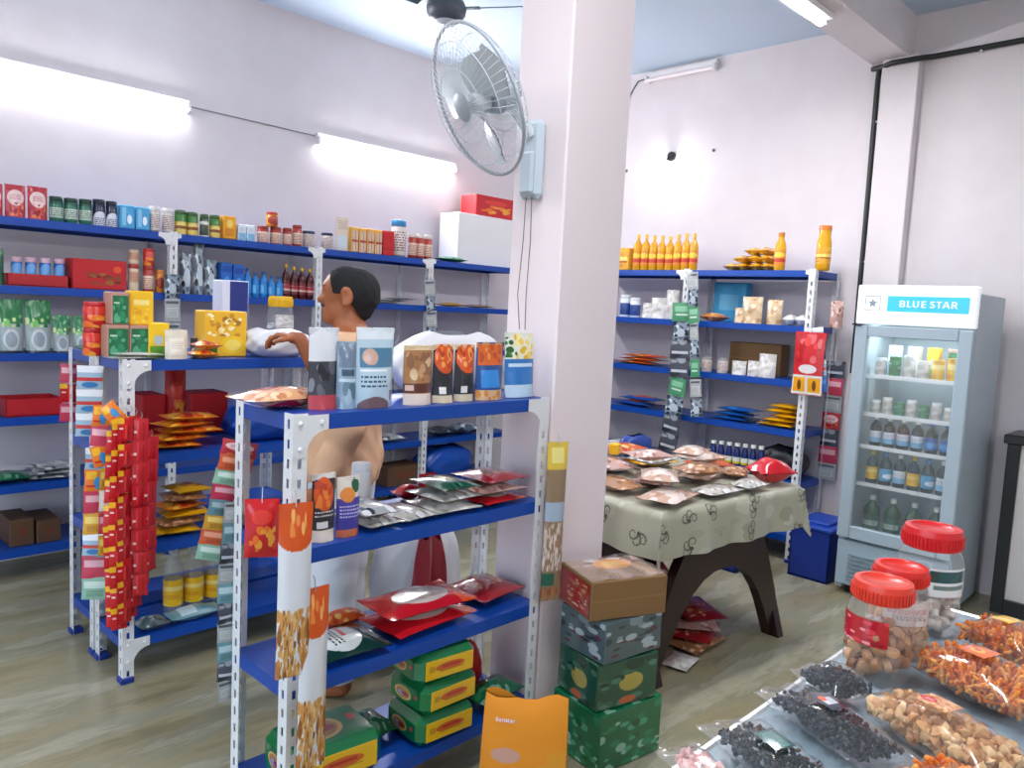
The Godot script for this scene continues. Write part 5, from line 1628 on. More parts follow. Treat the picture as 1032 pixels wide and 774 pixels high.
	strip("red sachet strip in the cluster on the low rack post, fifth from left of eight", [Vector3(1.067, 1.045, -2.95), Vector3(1.058, 0.688, -2.94), Vector3(1.066, 0.316, -2.95)], 0.055, 0.085, ["crimson_sachet"], 20, "red sachet strips on the low rack")
	strip("red sachet strip in the cluster on the low rack post, sixth from left of eight", [Vector3(1.078, 1.032, -2.93), Vector3(1.069, 0.706, -2.92), Vector3(1.077, 0.365, -2.93)], 0.055, 0.085, ["crimson_sachet"], -15, "red sachet strips on the low rack")
	strip("red sachet strip in the cluster on the low rack post, seventh from left of eight", [Vector3(1.104, 0.998, -2.95), Vector3(1.095, 0.701, -2.94), Vector3(1.103, 0.392, -2.95)], 0.055, 0.085, ["crimson_sachet"], 25, "red sachet strips on the low rack")
	strip("red sachet strip in the cluster on the low rack post, eighth from left of eight", [Vector3(1.115, 0.963, -2.93), Vector3(1.106, 0.713, -2.92), Vector3(1.114, 0.453, -2.93)], 0.055, 0.085, ["crimson_sachet"], 10, "red sachet strips on the low rack")
	strip("orange and yellow sachet strip slung over the low rack post", [Vector3(0.97, 1.092, -2.99), Vector3(1.013, 1.025, -2.96), Vector3(1.058, 0.92, -2.95)], 0.06, 0.075, ["orange_sachet"], -10, "")
	strip("short orange sachet strip left of the red cluster", [Vector3(0.986, 1.066, -3.05), Vector3(0.972, 0.92, -3.05), Vector3(0.986, 0.846, -3.04)], 0.06, 0.08, ["orange_sachet", "pink_sachet"], -20, "")
	strip("blue and white sachet strip hanging at the rack's end, upper", [Vector3(0.98, 1.21, -3.16), Vector3(0.972, 0.94, -3.16)], 0.09, 0.09, ["blue_white_sachet"], -30, "")
	strip("mixed colour sachet strip hanging at the rack's end, lower", [Vector3(0.984, 0.903, -3.1), Vector3(0.97, 0.494, -3.1)], 0.08, 0.085, ["blue_white_sachet", "orange_sachet", "pink_sachet", "gold_sachet"], -30, "")
	strip("tan sachet strip beside the red cluster", [Vector3(0.996, 0.846, -3.03), Vector3(0.989, 0.509, -3.03)], 0.05, 0.08, ["gold_sachet", "ivory", "pink_sachet"], -20, "")
	strip("pale teal sachet strip low on the rack's end", [Vector3(0.987, 0.563, -3.12), Vector3(0.983, 0.314, -3.12)], 0.1, 0.09, ["teal_sachet", "pink_sachet", "mint_sachet"], -30, "")
	strip("pink sachet strip hanging on the rearmost post of the low rack", [Vector3(1.041, 1.178, -3.62), Vector3(1.037, 0.929, -3.62)], 0.07, 0.08, ["pink_sachet", "red_sachet"], -20, "")
	pouch("red and orange pouch standing on the low rack's second shelf", "pouch", Vector3(1.385, 0.881, -3.375), 0, Vector3(0.09, 0.282, 0.06), "red_gold", "foil", "", "pouch", 0)
	carton("low red box at the back of the second shelf, left of two", "box", Vector3(1.284, 0.881, -3.42), 0, Vector3(0.096, 0.183, 0.15), "red_plain", "card", "", "carton")
	carton("low red box at the back of the second shelf, right of two", "box", Vector3(1.526, 0.881, -3.42), 0, Vector3(0.168, 0.181, 0.15), "red_plain", "card", "", "carton")
	flat("orange snack packet in the heap on the second shelf, bottom", "packet", Vector3(1.26, 0.881, -3.1), -8, Vector3(0.194, 0.03, 0.14), "orange_snack", "foil", "orange snack packets in a heap", "packet", 0)
	flat("orange snack packet in the heap on the second shelf, second", "packet", Vector3(1.284, 0.908, -3.1), 6, Vector3(0.204, 0.03, 0.14), "orange_snack", "foil", "orange snack packets in a heap", "packet", 0)
	flat("orange snack packet in the heap on the second shelf, third", "packet", Vector3(1.328, 0.935, -3.1), -4, Vector3(0.232, 0.03, 0.14), "orange_snack", "foil", "orange snack packets in a heap", "packet", 0)
	flat("orange snack packet in the heap on the second shelf, fourth", "packet", Vector3(1.298, 0.962, -3.1), 10, Vector3(0.201, 0.03, 0.14), "orange_snack", "foil", "orange snack packets in a heap", "packet", 0)
	flat("orange snack packet in the heap on the second shelf, top", "packet", Vector3(1.327, 0.989, -3.1), -6, Vector3(0.2, 0.03, 0.14), "orange_snack", "foil", "orange snack packets in a heap", "packet", 0)
	sack("crumpled blue plastic bag on the second shelf of the low rack", Vector3(1.66, 0.881, -3.12), 0, Vector3(0.34, 0.15, 0.2), "12439c", "bag", "plastic_bag", 3.0)
	sack("shiny red bag beside the blue plastic bag", Vector3(1.895, 0.881, -3.08), 0, Vector3(0.1, 0.1, 0.16), "b01c28", "bag", "plastic_bag", 4.0)
	flat("yellow and brown packet in the heap on the third shelf, bottom", "packet", Vector3(1.273, 0.531, -3.11), -8, Vector3(0.177, 0.035, 0.16), "yellow_flat", "foil", "yellow packets in a heap", "packet", 0)
	flat("yellow and brown packet in the heap on the third shelf, second", "packet", Vector3(1.293, 0.563, -3.11), 10, Vector3(0.195, 0.035, 0.16), "clear_brown", "foil", "yellow packets in a heap", "packet", 0)
	flat("yellow and brown packet in the heap on the third shelf, third", "packet", Vector3(1.313, 0.595, -3.11), -4, Vector3(0.181, 0.035, 0.16), "yellow_flat", "foil", "yellow packets in a heap", "packet", 0)
	flat("yellow and brown packet in the heap on the third shelf, fourth", "packet", Vector3(1.29, 0.627, -3.11), 14, Vector3(0.167, 0.035, 0.16), "orange_snack", "foil", "yellow packets in a heap", "packet", 0)
	flat("yellow and brown packet in the heap on the third shelf, fifth", "packet", Vector3(1.31, 0.659, -3.11), -12, Vector3(0.16, 0.035, 0.16), "clear_brown", "foil", "yellow packets in a heap", "packet", 0)
	flat("yellow and brown packet in the heap on the third shelf, top", "packet", Vector3(1.326, 0.691, -3.11), 5, Vector3(0.145, 0.035, 0.16), "yellow_flat", "foil", "yellow packets in a heap", "packet", 0)
	bottle("clear bottle with yellow label on the low rack's bottom shelf, leftmost of three", "bottle", Vector3(1.294, 0.171, -3.158), 0, 0.038, 0.288, clear("bottle_clear", "dfe8ea", .18, .08), "yellow_soft", "c8d0d4", "clear bottles with yellow labels", "bottle", 0.4)
	bottle("clear bottle with yellow label on the low rack's bottom shelf, second from left of three", "bottle", Vector3(1.381, 0.171, -3.16), 0, 0.04, 0.276, clear("bottle_clear", "dfe8ea", .18, .08), "yellow_soft", "c8d0d4", "clear bottles with yellow labels", "bottle", 0.4)
	bottle("clear bottle with yellow label on the low rack's bottom shelf, third from left of three", "bottle", Vector3(1.471, 0.171, -3.161), 0, 0.041, 0.263, clear("bottle_clear", "dfe8ea", .18, .08), "yellow_soft", "c8d0d4", "clear bottles with yellow labels", "bottle", 0.4)
	flat("plastic-wrapped grey pack at the front of the bottom shelf, left", "packet", Vector3(1.168, 0.171, -3.06), 0, Vector3(0.114, 0.05, 0.1), "grey_pack", "foil", "", "packet", 0)
	flat("plastic-wrapped teal pack at the front of the bottom shelf, right", "packet", Vector3(1.339, 0.171, -3.06), 0, Vector3(0.213, 0.05, 0.1), "teal_sachet", "foil", "", "packet", 0)
	strip("rainbow strip of wide flat sachets hanging between the two low racks", [Vector3(1.019, 1.092, -2.035), Vector3(0.989, 0.969, -2.035), Vector3(0.943, 0.765, -2.035)], 0.1, 0.045, ["red_pouch", "rust_sachet", "mint_sachet", "pink_sachet", "teal_sachet", "gold_sachet", "rust_sachet", "mint_sachet", "pink_sachet", "teal_sachet"], -10, "")
	strip("grey and violet sachet strip hanging below the rainbow strip", [Vector3(0.985, 0.93, -2.006), Vector3(0.97, 0.7, -2.01), Vector3(0.975, 0.36, -2.012)], 0.05, 0.06, ["grey_sachet", "teal_sachet", "dark_sachet"], -10, "")
	flat("clear pasta bag with red label at the corner of the near rack", "bag", Vector3(1.044, 1.211, -1.86), 8, Vector3(0.251, 0.055, 0.14), "pasta_bag", "film", "", "pasta_bag", 0)
	seal(pouch("black and white pouch behind the pasta bag", "pouch", Vector3(1.119, 1.211, -1.785), 0, Vector3(0.089, 0.215, 0.05), "black_white_pouch", "foil", "", "pouch", 0), 0.089, 0.215, "d4d8dc")
	seal(pouch("narrow slate blue pouch on the near rack", "pouch", Vector3(1.179, 1.211, -1.765), -14, Vector3(0.057, 0.18, 0.05), "slate_pouch", "foil", "", "pouch", 0), 0.057, 0.18, "8098a8")
	seal(pouch("large icy blue and white pouch on the near rack", "pouch", Vector3(1.262, 1.211, -1.755), 0, Vector3(0.123, 0.219, 0.07), "ice_pouch", "foil", "", "pouch", 0), 0.123, 0.219, "dce6ea")
	seal(pouch("brown coffee-coloured pouch on the near rack", "pouch", Vector3(1.417, 1.211, -1.76), 0, Vector3(0.105, 0.17, 0.06), "coffee_pouch", "foil", "", "pouch", 0), 0.105, 0.17, "d8c098")
	seal(pouch("orange and black pouch on the near rack, left of two", "pouch", Vector3(1.516, 1.211, -1.765), 0, Vector3(0.078, 0.173, 0.06), "orange_dark_pouch", "foil", "orange and black pouches", "pouch", 0), 0.078, 0.173, "e0c49a")
	seal(pouch("orange and black pouch on the near rack, right of two", "pouch", Vector3(1.602, 1.211, -1.765), 0, Vector3(0.079, 0.173, 0.06), "orange_dark_pouch", "foil", "orange and black pouches", "pouch", 0), 0.079, 0.173, "e0c49a")
	seal(pouch("orange and blue pouch on the near rack", "pouch", Vector3(1.704, 1.211, -1.76), 0, Vector3(0.117, 0.18, 0.06), "orange_blue_pouch", "foil", "", "pouch", 0), 0.117, 0.18, "c89868")
	seal(pouch("blue pouch with corn picture at the pillar end", "pouch", Vector3(1.855, 1.211, -1.77), 0, Vector3(0.136, 0.212, 0.06), "blue_corn_pouch", "foil", "", "pouch", -3), 0.136, 0.212, "e4e8dc")
	sack("long white plastic sack lying behind the coloured pouches", Vector3(1.675, 1.211, -1.915), 0, Vector3(0.46, 0.2, 0.12), "dfe2e6", "bag", "white_sack", 5.0)
	seal(pouch("pouch with orange fruit picture on the near rack's second shelf", "pouch", Vector3(1.105, 0.866, -1.745), 0, Vector3(0.069, 0.18, 0.05), "fruit_pouch", "foil", "", "pouch", 0), 0.069, 0.18, "dcd8d4")
	seal(pouch("purple and cream pouch on the near rack's second shelf", "pouch", Vector3(1.182, 0.866, -1.745), 0, Vector3(0.073, 0.163, 0.05), "berry_pouch", "foil", "", "pouch", 0), 0.073, 0.163, "dcd4c8")
	flat("yellow packet at the back corner of the second shelf", "packet", Vector3(1.038, 0.866, -1.94), 0, Vector3(0.067, 0.05, 0.1), "yellow_flat", "foil", "", "packet", 0)
	flat("grey clear packet at the left of the second shelf, lower", "packet", Vector3(1.292, 0.866, -1.807), 3, Vector3(0.122, 0.033, 0.19), "clear_mix", "film", "flat packets on the second shelf", "packet", 0)
	flat("silver packet at the left of the second shelf, upper", "packet", Vector3(1.287, 0.9, -1.807), -3, Vector3(0.125, 0.033, 0.19), "magazine", "film", "flat packets on the second shelf", "packet", 0)
	flat("grey clear packet in the middle of the second shelf", "packet", Vector3(1.421, 0.866, -1.807), 4, Vector3(0.129, 0.033, 0.19), "clear_mix", "film", "flat packets on the second shelf", "packet", 0)
	flat("white packet near the middle of the second shelf", "packet", Vector3(1.577, 0.866, -1.807), -3, Vector3(0.167, 0.033, 0.19), "white_pack", "film", "flat packets on the second shelf", "packet", 0)
	flat("grey clear packet on the white packet", "packet", Vector3(1.575, 0.9, -1.807), 3, Vector3(0.162, 0.033, 0.19), "clear_mix", "film", "flat packets on the second shelf", "packet", 0)
	flat("olive packet on top of the grey packets", "packet", Vector3(1.58, 0.934, -1.807), -4, Vector3(0.142, 0.033, 0.19), "olive_pack", "film", "flat packets on the second shelf", "packet", 0)
	flat("red packet at the pillar end of the second shelf", "packet", Vector3(1.768, 0.866, -1.807), 2, Vector3(0.191, 0.033, 0.19), "red_flat", "film", "flat packets on the second shelf", "packet", 0)
	flat("pinkish clear packet on the red packet", "packet", Vector3(1.766, 0.9, -1.807), -3, Vector3(0.195, 0.033, 0.19), "clear_pink", "film", "flat packets on the second shelf", "packet", 0)
	flat("dark red nut packet on top at the pillar end", "packet", Vector3(1.778, 0.934, -1.807), 3, Vector3(0.192, 0.033, 0.19), "red_nut_flat", "film", "flat packets on the second shelf", "packet", 0)
	tin("rounded white plastic tub behind the flat packets", "tub", Vector3(1.369, 0.866, -1.955), 0, .03, 0.142, "plain_white", "eef0f2", "", "tub")
	seal(pouch("small red and orange pouch behind the flat packets", "pouch", Vector3(1.631, 0.866, -1.955), 0, Vector3(0.069, 0.079, 0.03), "red_gold", "foil", "", "pouch", 0), 0.069, 0.079, "c01820")
	flat("flat red packet at the back of the second shelf", "packet", Vector3(1.563, 0.866, -1.965), 0, Vector3(0.106, 0.05, 0.06), "red_plain", "foil", "", "packet", 0)
	flat("dark green packet with white oval on the near rack's third shelf", "packet", Vector3(1.213, 0.511, -1.799), -4, Vector3(0.215, 0.05, 0.19), "darkgreen_flat", "film", "", "packet", 0)
	flat("small orange and brown packet behind the dark green packet", "packet", Vector3(1.307, 0.511, -1.95), 0, Vector3(0.155, 0.05, 0.08), "orange_red_flat", "foil", "", "packet", 0)
	flat("red packet with clear window on the third shelf, lower of two", "packet", Vector3(1.508, 0.511, -1.82), 3, Vector3(0.322, 0.05, 0.2), "red_flat", "film", "red packets with clear windows", "packet", 0)
	flat("red packet with clear window on the third shelf, upper of two", "packet", Vector3(1.5, 0.562, -1.82), -3, Vector3(0.32, 0.05, 0.2), "red_flat", "film", "red packets with clear windows", "packet", 0)
	flat("dark red packet of nuts at the pillar end of the third shelf", "packet", Vector3(1.823, 0.511, -1.86), 6, Vector3(0.217, 0.06, 0.2), "red_nut_flat", "film", "", "packet", 0)
	soap_pack("soap multipack at the left on the near rack's bottom shelf", Vector3(1.175, 0.166, -1.82), -6, Vector3(.28, .12, .2))
	soap_pack("soap multipack in the stack of three, bottom", Vector3(1.545, 0.166, -1.79), -4, Vector3(.22, .096, .19))
	soap_pack("soap multipack in the stack of three, middle", Vector3(1.551, 0.264, -1.79), -1, Vector3(.22, .096, .19))
	soap_pack("soap multipack in the stack of three, top", Vector3(1.539, 0.361, -1.79), -6, Vector3(.22, .096, .19))
	flat("dark green pack lying between the soap packs", "packet", Vector3(1.375, 0.167, -1.88), 0, Vector3(0.11, 0.07, 0.16), "green_flat", "film", "", "packet", 0)
	sack("red crumpled bag beside the soap stack", Vector3(1.76, 0.166, -1.9), 0, Vector3(0.13, 0.19, 0.14), "a81822", "bag", "plastic_bag", 6.0)
	flat("dark green packet at the pillar end of the bottom shelf", "packet", Vector3(1.8, 0.167, -1.77), 5, Vector3(0.2, 0.09, 0.12), "green_flat", "film", "", "packet", 0)
	hang_pack("long white pack with orange top hanging on the near rack post, upper", Vector3(0.972, 0.565, -1.655), -14, .085, .44, "hang_orange")
	hang_pack("long white pack with orange top hanging on the near rack post, lower", Vector3(1.03, 0.3, -1.655), 0, .085, .48, "hang_orange")
	hang_pack("long brown and yellow pack hanging on the rack post by the pillar", Vector3(1.935, 0.53, -1.655), -22, .075, .54, "hang_yellow")
	hang_pack("short orange pouch hanging behind the white hanging packs", Vector3(0.945, 0.845, -1.77), -30, .085, .15, "red_gold")
	sack("white sack standing on the floor behind the near rack", Vector3(2.06, 0, -2.52), 0, Vector3(.36, .62, .3), "d6dae0", "sack", "floor_sack", 2.5)
	sack("dark red bag beside the white floor sack", Vector3(1.9, 0, -2.24), 0, Vector3(.11, .62, .14), "7c0f1c", "bag", "plastic_bag", 3.5)
	carton("green netted box at the bottom of the stack by the pillar", "box", Vector3(2.12, 0.001, -1.525), -9, Vector3(0.29, 0.2, 0.24), "green_net", "film", "", "wrapped_box", true)
	carton("dark green wrapped pack second from bottom of the stack", "box", Vector3(2.115, 0.203, -1.53), -14, Vector3(0.26, 0.16, 0.22), "olive_pack", "film", "", "wrapped_box", true)
	carton("grey plastic-wrapped pack under the brown carton", "box", Vector3(2.12, 0.365, -1.53), -8, Vector3(0.27, 0.14, 0.22), "grey_pack", "film", "", "wrapped_box", true)
	taped_carton()
	orange_bag()
	carton("small orange box at the left end of the right rack's top", "box", Vector3(4.71, 1.821, -3.47), -90, Vector3(0.097, 0.16, 0.08), "oil_pouch", "card", "", "carton")
	bottle("yellow oil bottle on the right rack's top shelf, leftmost of eight", "bottle", Vector3(4.713, 1.821, -3.375), -90, 0.033, 0.258, M("bottle_oil", "e2a418", .15), "oil_label", "e8c040", "yellow oil bottles", "bottle", 0.32)
	bottle("yellow oil bottle on the right rack's top shelf, second from left of eight", "bottle", Vector3(4.712, 1.821, -3.305), -90, 0.032, 0.256, M("bottle_oil", "e2a418", .15), "oil_label", "e8c040", "yellow oil bottles", "bottle", 0.32)
	bottle("yellow oil bottle on the right rack's top shelf, third from left of eight", "bottle", Vector3(4.712, 1.821, -3.236), -90, 0.032, 0.247, M("bottle_oil", "e2a418", .15), "oil_label", "e8c040", "yellow oil bottles", "bottle", 0.32)
	bottle("yellow oil bottle on the right rack's top shelf, fourth from left of eight", "bottle", Vector3(4.711, 1.821, -3.168), -90, 0.031, 0.245, M("bottle_oil", "e2a418", .15), "oil_label", "e8c040", "yellow oil bottles", "bottle", 0.32)
	bottle("yellow oil bottle on the right rack's top shelf, fifth from left of eight", "bottle", Vector3(4.711, 1.821, -3.101), -90, 0.031, 0.236, M("bottle_oil", "e2a418", .15), "oil_label", "e8c040", "yellow oil bottles", "bottle", 0.32)
	bottle("yellow oil bottle on the right rack's top shelf, sixth from left of eight", "bottle", Vector3(4.71, 1.821, -3.035), -90, 0.03, 0.248, M("bottle_oil", "e2a418", .15), "oil_label", "e8c040", "yellow oil bottles", "bottle", 0.32)
	bottle("yellow oil bottle on the right rack's top shelf, seventh from left of eight", "bottle", Vector3(4.71, 1.821, -2.97), -90, 0.03, 0.253, M("bottle_oil", "e2a418", .15), "oil_label", "e8c040", "yellow oil bottles", "bottle", 0.32)
	bottle("yellow oil bottle on the right rack's top shelf, eighth from left of eight", "bottle", Vector3(4.709, 1.821, -2.907), -90, 0.029, 0.251, M("bottle_oil", "e2a418", .15), "oil_label", "e8c040", "yellow oil bottles", "bottle", 0.32)
	flat("yellow oil pouch in the pile on the right rack, first of the bottom row", "packet", Vector3(4.785, 1.821, -2.633), -84, Vector3(0.101, 0.055, 0.19), "oil_pouch", "film", "yellow oil pouches in a pile", "packet", 0)
	flat("yellow oil pouch in the pile on the right rack, second of the bottom row", "packet", Vector3(4.785, 1.821, -2.54), -94, Vector3(0.099, 0.055, 0.19), "oil_pouch", "film", "yellow oil pouches in a pile", "packet", 0)
	flat("yellow oil pouch in the pile on the right rack, third of the bottom row", "packet", Vector3(4.785, 1.821, -2.456), -85, Vector3(0.097, 0.055, 0.19), "oil_pouch", "film", "yellow oil pouches in a pile", "packet", 0)
	flat("yellow oil pouch in the pile on the right rack, fourth of the bottom row", "packet", Vector3(4.785, 1.821, -2.374), -95, Vector3(0.094, 0.055, 0.19), "oil_pouch", "film", "yellow oil pouches in a pile", "packet", 0)
	flat("yellow oil pouch in the pile on the right rack, first of the middle row", "packet", Vector3(4.785, 1.871, -2.554), -98, Vector3(0.099, 0.055, 0.19), "oil_pouch", "film", "yellow oil pouches in a pile", "packet", 0)
	flat("yellow oil pouch in the pile on the right rack, second of the middle row", "packet", Vector3(4.785, 1.871, -2.47), -84, Vector3(0.097, 0.055, 0.19), "oil_pouch", "film", "yellow oil pouches in a pile", "packet", 0)
	flat("yellow oil pouch in the pile on the right rack, third of the middle row", "packet", Vector3(4.785, 1.871, -2.388), -94, Vector3(0.095, 0.055, 0.19), "oil_pouch", "film", "yellow oil pouches in a pile", "packet", 0)
	flat("yellow oil pouch in the pile on the right rack, left of the top two", "packet", Vector3(4.785, 1.921, -2.491), -81, Vector3(0.098, 0.055, 0.19), "oil_pouch", "film", "yellow oil pouches in a pile", "packet", 0)
	flat("yellow oil pouch in the pile on the right rack, right of the top two", "packet", Vector3(4.785, 1.921, -2.408), -95, Vector3(0.095, 0.055, 0.19), "oil_pouch", "film", "yellow oil pouches in a pile", "packet", 0)
	bottle("yellow oil bottle standing beside the pouch pile", "bottle", Vector3(4.704, 1.821, -2.281), -90, 0.034, 0.236, M("bottle_oil"), "oil_label", "c87c18", "", "bottle", 0.5)
	bottle("large yellow oil jar at the right end of the rack top", "jar", Vector3(4.713, 1.821, -2.01), -90, 0.043, 0.269, M("bottle_oil"), "oil_pouch", "d87818", "", "oil_jar", 0.8)
	tin("white and blue tub on the right rack's second shelf, left of two", "tub", Vector3(4.709, 1.481, -3.452), -90, 0.039, 0.161, "blue_tub", "d8dce0", "", "tub")
	tin("white and blue tub on the right rack's second shelf, right of two", "tub", Vector3(4.708, 1.481, -3.363), -90, 0.038, 0.142, "blue_tub", "d8dce0", "", "tub")
	pouch("white bag on the right rack's second shelf, leftmost of three", "pouch", Vector3(4.73, 1.481, -3.269), -90, Vector3(0.099, 0.109, 0.08), "white_pack", "foil", "white bags, second shelf", "pouch", 0)
	pouch("white bag on the right rack's second shelf, second from left of three", "pouch", Vector3(4.73, 1.481, -3.175), -90, Vector3(0.129, 0.147, 0.08), "white_pack", "foil", "white bags, second shelf", "pouch", 0)
	pouch("white bag on the right rack's second shelf, third from left of three", "pouch", Vector3(4.73, 1.481, -3.063), -90, Vector3(0.102, 0.206, 0.08), "white_pack", "foil", "white bags, second shelf", "pouch", 0)
	flat("orange pasta packet on the right rack's second shelf", "packet", Vector3(4.75, 1.481, -2.736), -90, Vector3(0.173, 0.06, 0.14), "orange_pasta", "foil", "", "packet", 0)
	carton("light blue box at the back of the second shelf", "box", Vector3(4.91, 1.481, -2.702), -90, Vector3(0.244, 0.269, 0.08), "sky_box", "card", "", "carton")
	pouch("round beige bag on the right rack's second shelf, leftmost of three", "pouch", Vector3(4.72, 1.481, -2.528), -90, Vector3(0.082, 0.099, 0.1), "beige_round", "foil", "round beige bags", "pouch", 0)
	pouch("round beige bag on the right rack's second shelf, second from left of three", "pouch", Vector3(4.72, 1.481, -2.448), -90, Vector3(0.14, 0.172, 0.1), "beige_round", "foil", "round beige bags", "pouch", 0)
	pouch("round beige bag on the right rack's second shelf, third from left of three", "pouch", Vector3(4.72, 1.481, -2.295), -90, Vector3(0.102, 0.157, 0.1), "beige_round", "foil", "round beige bags", "pouch", 0)
	flat("white packet near the fridge on the second shelf, left of two", "packet", Vector3(4.74, 1.481, -2.188), -90, Vector3(0.091, 0.07, 0.12), "white_pack", "foil", "", "packet", 0)
	flat("white packet near the fridge on the second shelf, right of two", "packet", Vector3(4.74, 1.481, -2.111), -90, Vector3(0.089, 0.07, 0.12), "white_pack", "foil", "", "packet", 0)
	flat("orange packet in the low pile on the right rack's third shelf, bottom", "packet", Vector3(4.76, 1.141, -3.339), -95, Vector3(0.362, 0.025, 0.16), "orange_red_flat", "foil", "orange packets in a low pile", "packet", 0)
	flat("orange packet in the low pile on the right rack's third shelf, middle", "packet", Vector3(4.76, 1.167, -3.303), -90, Vector3(0.359, 0.025, 0.16), "orange_red_flat", "foil", "orange packets in a low pile", "packet", 0)
	flat("orange packet in the low pile on the right rack's third shelf, top", "packet", Vector3(4.76, 1.193, -3.269), -85, Vector3(0.356, 0.025, 0.16), "orange_red_flat", "foil", "orange packets in a low pile", "packet", 0)
	tin("grey jar on the right rack's third shelf, left of two", "jar", Vector3(4.706, 1.141, -2.742), -90, 0.036, 0.098, "taupe_tin", "9c9c98", "", "jar")
	tin("grey jar on the right rack's third shelf, right of two", "jar", Vector3(4.705, 1.141, -2.623), -90, 0.035, 0.1, "taupe_tin", "9c9c98", "", "jar")
	carton("brown carton at the back of the right rack's third shelf", "box", Vector3(4.91, 1.141, -2.474), -90, Vector3(0.372, 0.21, 0.12), "plain_card", "card", "", "carton")
	pouch("white bag in front of the brown carton, leftmost of three", "pouch", Vector3(4.72, 1.141, -2.51), -90, Vector3(0.103, 0.09, 0.1), "white_pack", "foil", "white bags, third shelf", "pouch", 0)
	pouch("white bag in front of the brown carton, second from left of three", "pouch", Vector3(4.72, 1.141, -2.405), -90, Vector3(0.087, 0.099, 0.1), "white_pack", "foil", "white bags, third shelf", "pouch", 0)
	pouch("white bag in front of the brown carton, third from left of three", "pouch", Vector3(4.72, 1.141, -2.313), -90, Vector3(0.117, 0.151, 0.1), "white_pack", "foil", "white bags, third shelf", "pouch", 0)
	flat("blue and orange packet on the right rack's fourth shelf, lower", "packet", Vector3(4.76, 0.831, -3.327), -90, Vector3(0.338, 0.04, 0.16), "blue_orange", "foil", "", "packet", 0)
	flat("blue and orange packet on the right rack's fourth shelf, upper", "packet", Vector3(4.76, 0.872, -3.282), -90, Vector3(0.317, 0.04, 0.16), "blue_orange", "foil", "", "packet", 0)
	flat("blue packet in the pile on the fourth shelf, bottom", "packet", Vector3(4.76, 0.831, -2.554), -90, Vector3(0.292, 0.03, 0.16), "blue_flat", "foil", "blue packets in a pile", "packet", 0)
	flat("blue packet in the pile on the fourth shelf, middle", "packet", Vector3(4.76, 0.862, -2.528), -90, Vector3(0.283, 0.03, 0.16), "blue_flat", "foil", "blue packets in a pile", "packet", 0)
	flat("blue packet in the pile on the fourth shelf, top", "packet", Vector3(4.76, 0.893, -2.503), -90, Vector3(0.274, 0.03, 0.16), "blue_flat", "foil", "blue packets in a pile", "packet", 0)
	flat("yellow packet in the heap on the fourth shelf, bottom", "packet", Vector3(4.77, 0.831, -2.225), -90, Vector3(0.227, 0.034, 0.18), "yellow_flat", "foil", "yellow packets on the fourth shelf", "packet", 0)
	flat("yellow packet in the heap on the fourth shelf, second", "packet", Vector3(4.77, 0.861, -2.198), -78, Vector3(0.225, 0.034, 0.18), "yellow_flat", "foil", "yellow packets on the fourth shelf", "packet", 0)
	flat("yellow packet in the heap on the fourth shelf, third", "packet", Vector3(4.77, 0.891, -2.158), -100, Vector3(0.196, 0.034, 0.18), "yellow_flat", "foil", "yellow packets on the fourth shelf", "packet", 0)
	flat("yellow packet in the heap on the fourth shelf, fourth", "packet", Vector3(4.77, 0.921, -2.201), -84, Vector3(0.192, 0.034, 0.18), "yellow_flat", "foil", "yellow packets on the fourth shelf", "packet", 0)
	flat("yellow packet in the heap on the fourth shelf, top", "packet", Vector3(4.77, 0.951, -2.171), -98, Vector3(0.197, 0.034, 0.18), "yellow_flat", "foil", "yellow packets on the fourth shelf", "packet", 0)
	bottle("small yellow-labelled bottle behind the table, leftmost of seven", "bottle", Vector3(4.695, 0.501, -2.64), -90, 0.025, 0.183, M("bottle_navy", "1a2c68", .2), "yellow_bottles", "e8ece0", "small bottles behind the table", "bottle", 0.6)
	bottle("small yellow-labelled bottle behind the table, second from left of seven", "bottle", Vector3(4.694, 0.501, -2.58), -90, 0.024, 0.186, M("bottle_navy", "1a2c68", .2), "yellow_bottles", "e8ece0", "small bottles behind the table", "bottle", 0.6)
	bottle("small yellow-labelled bottle behind the table, third from left of seven", "bottle", Vector3(4.694, 0.501, -2.521), -90, 0.024, 0.188, M("bottle_navy", "1a2c68", .2), "yellow_bottles", "e8ece0", "small bottles behind the table", "bottle", 0.6)
	bottle("small yellow-labelled bottle behind the table, fourth from left of seven", "bottle", Vector3(4.694, 0.501, -2.463), -90, 0.024, 0.191, M("bottle_navy", "1a2c68", .2), "yellow_bottles", "e8ece0", "small bottles behind the table", "bottle", 0.6)
	bottle("small yellow-labelled bottle behind the table, fifth from left of seven", "bottle", Vector3(4.693, 0.501, -2.406), -90, 0.023, 0.193, M("bottle_navy", "1a2c68", .2), "yellow_bottles", "e8ece0", "small bottles behind the table", "bottle", 0.6)
	bottle("small yellow-labelled bottle behind the table, sixth from left of seven", "bottle", Vector3(4.693, 0.501, -2.35), -90, 0.023, 0.196, M("bottle_navy", "1a2c68", .2), "yellow_bottles", "e8ece0", "small bottles behind the table", "bottle", 0.6)
	bottle("small yellow-labelled bottle behind the table, seventh from left of seven", "bottle", Vector3(4.693, 0.501, -2.294), -90, 0.023, 0.198, M("bottle_navy", "1a2c68", .2), "yellow_bottles", "e8ece0", "small bottles behind the table", "bottle", 0.6)
	sack("dark bag on the fifth shelf behind the table", Vector3(4.82, .501, -2.2), 0, Vector3(.2, .2, .3), "1c2024", "bag", "plastic_bag", 7.0)
	carton("white box on the fifth shelf next to the pillar", "box", Vector3(4.77, 0.501, -3.382), -90, Vector3(0.249, 0.053, 0.2), "plain_white", "card", "", "carton")
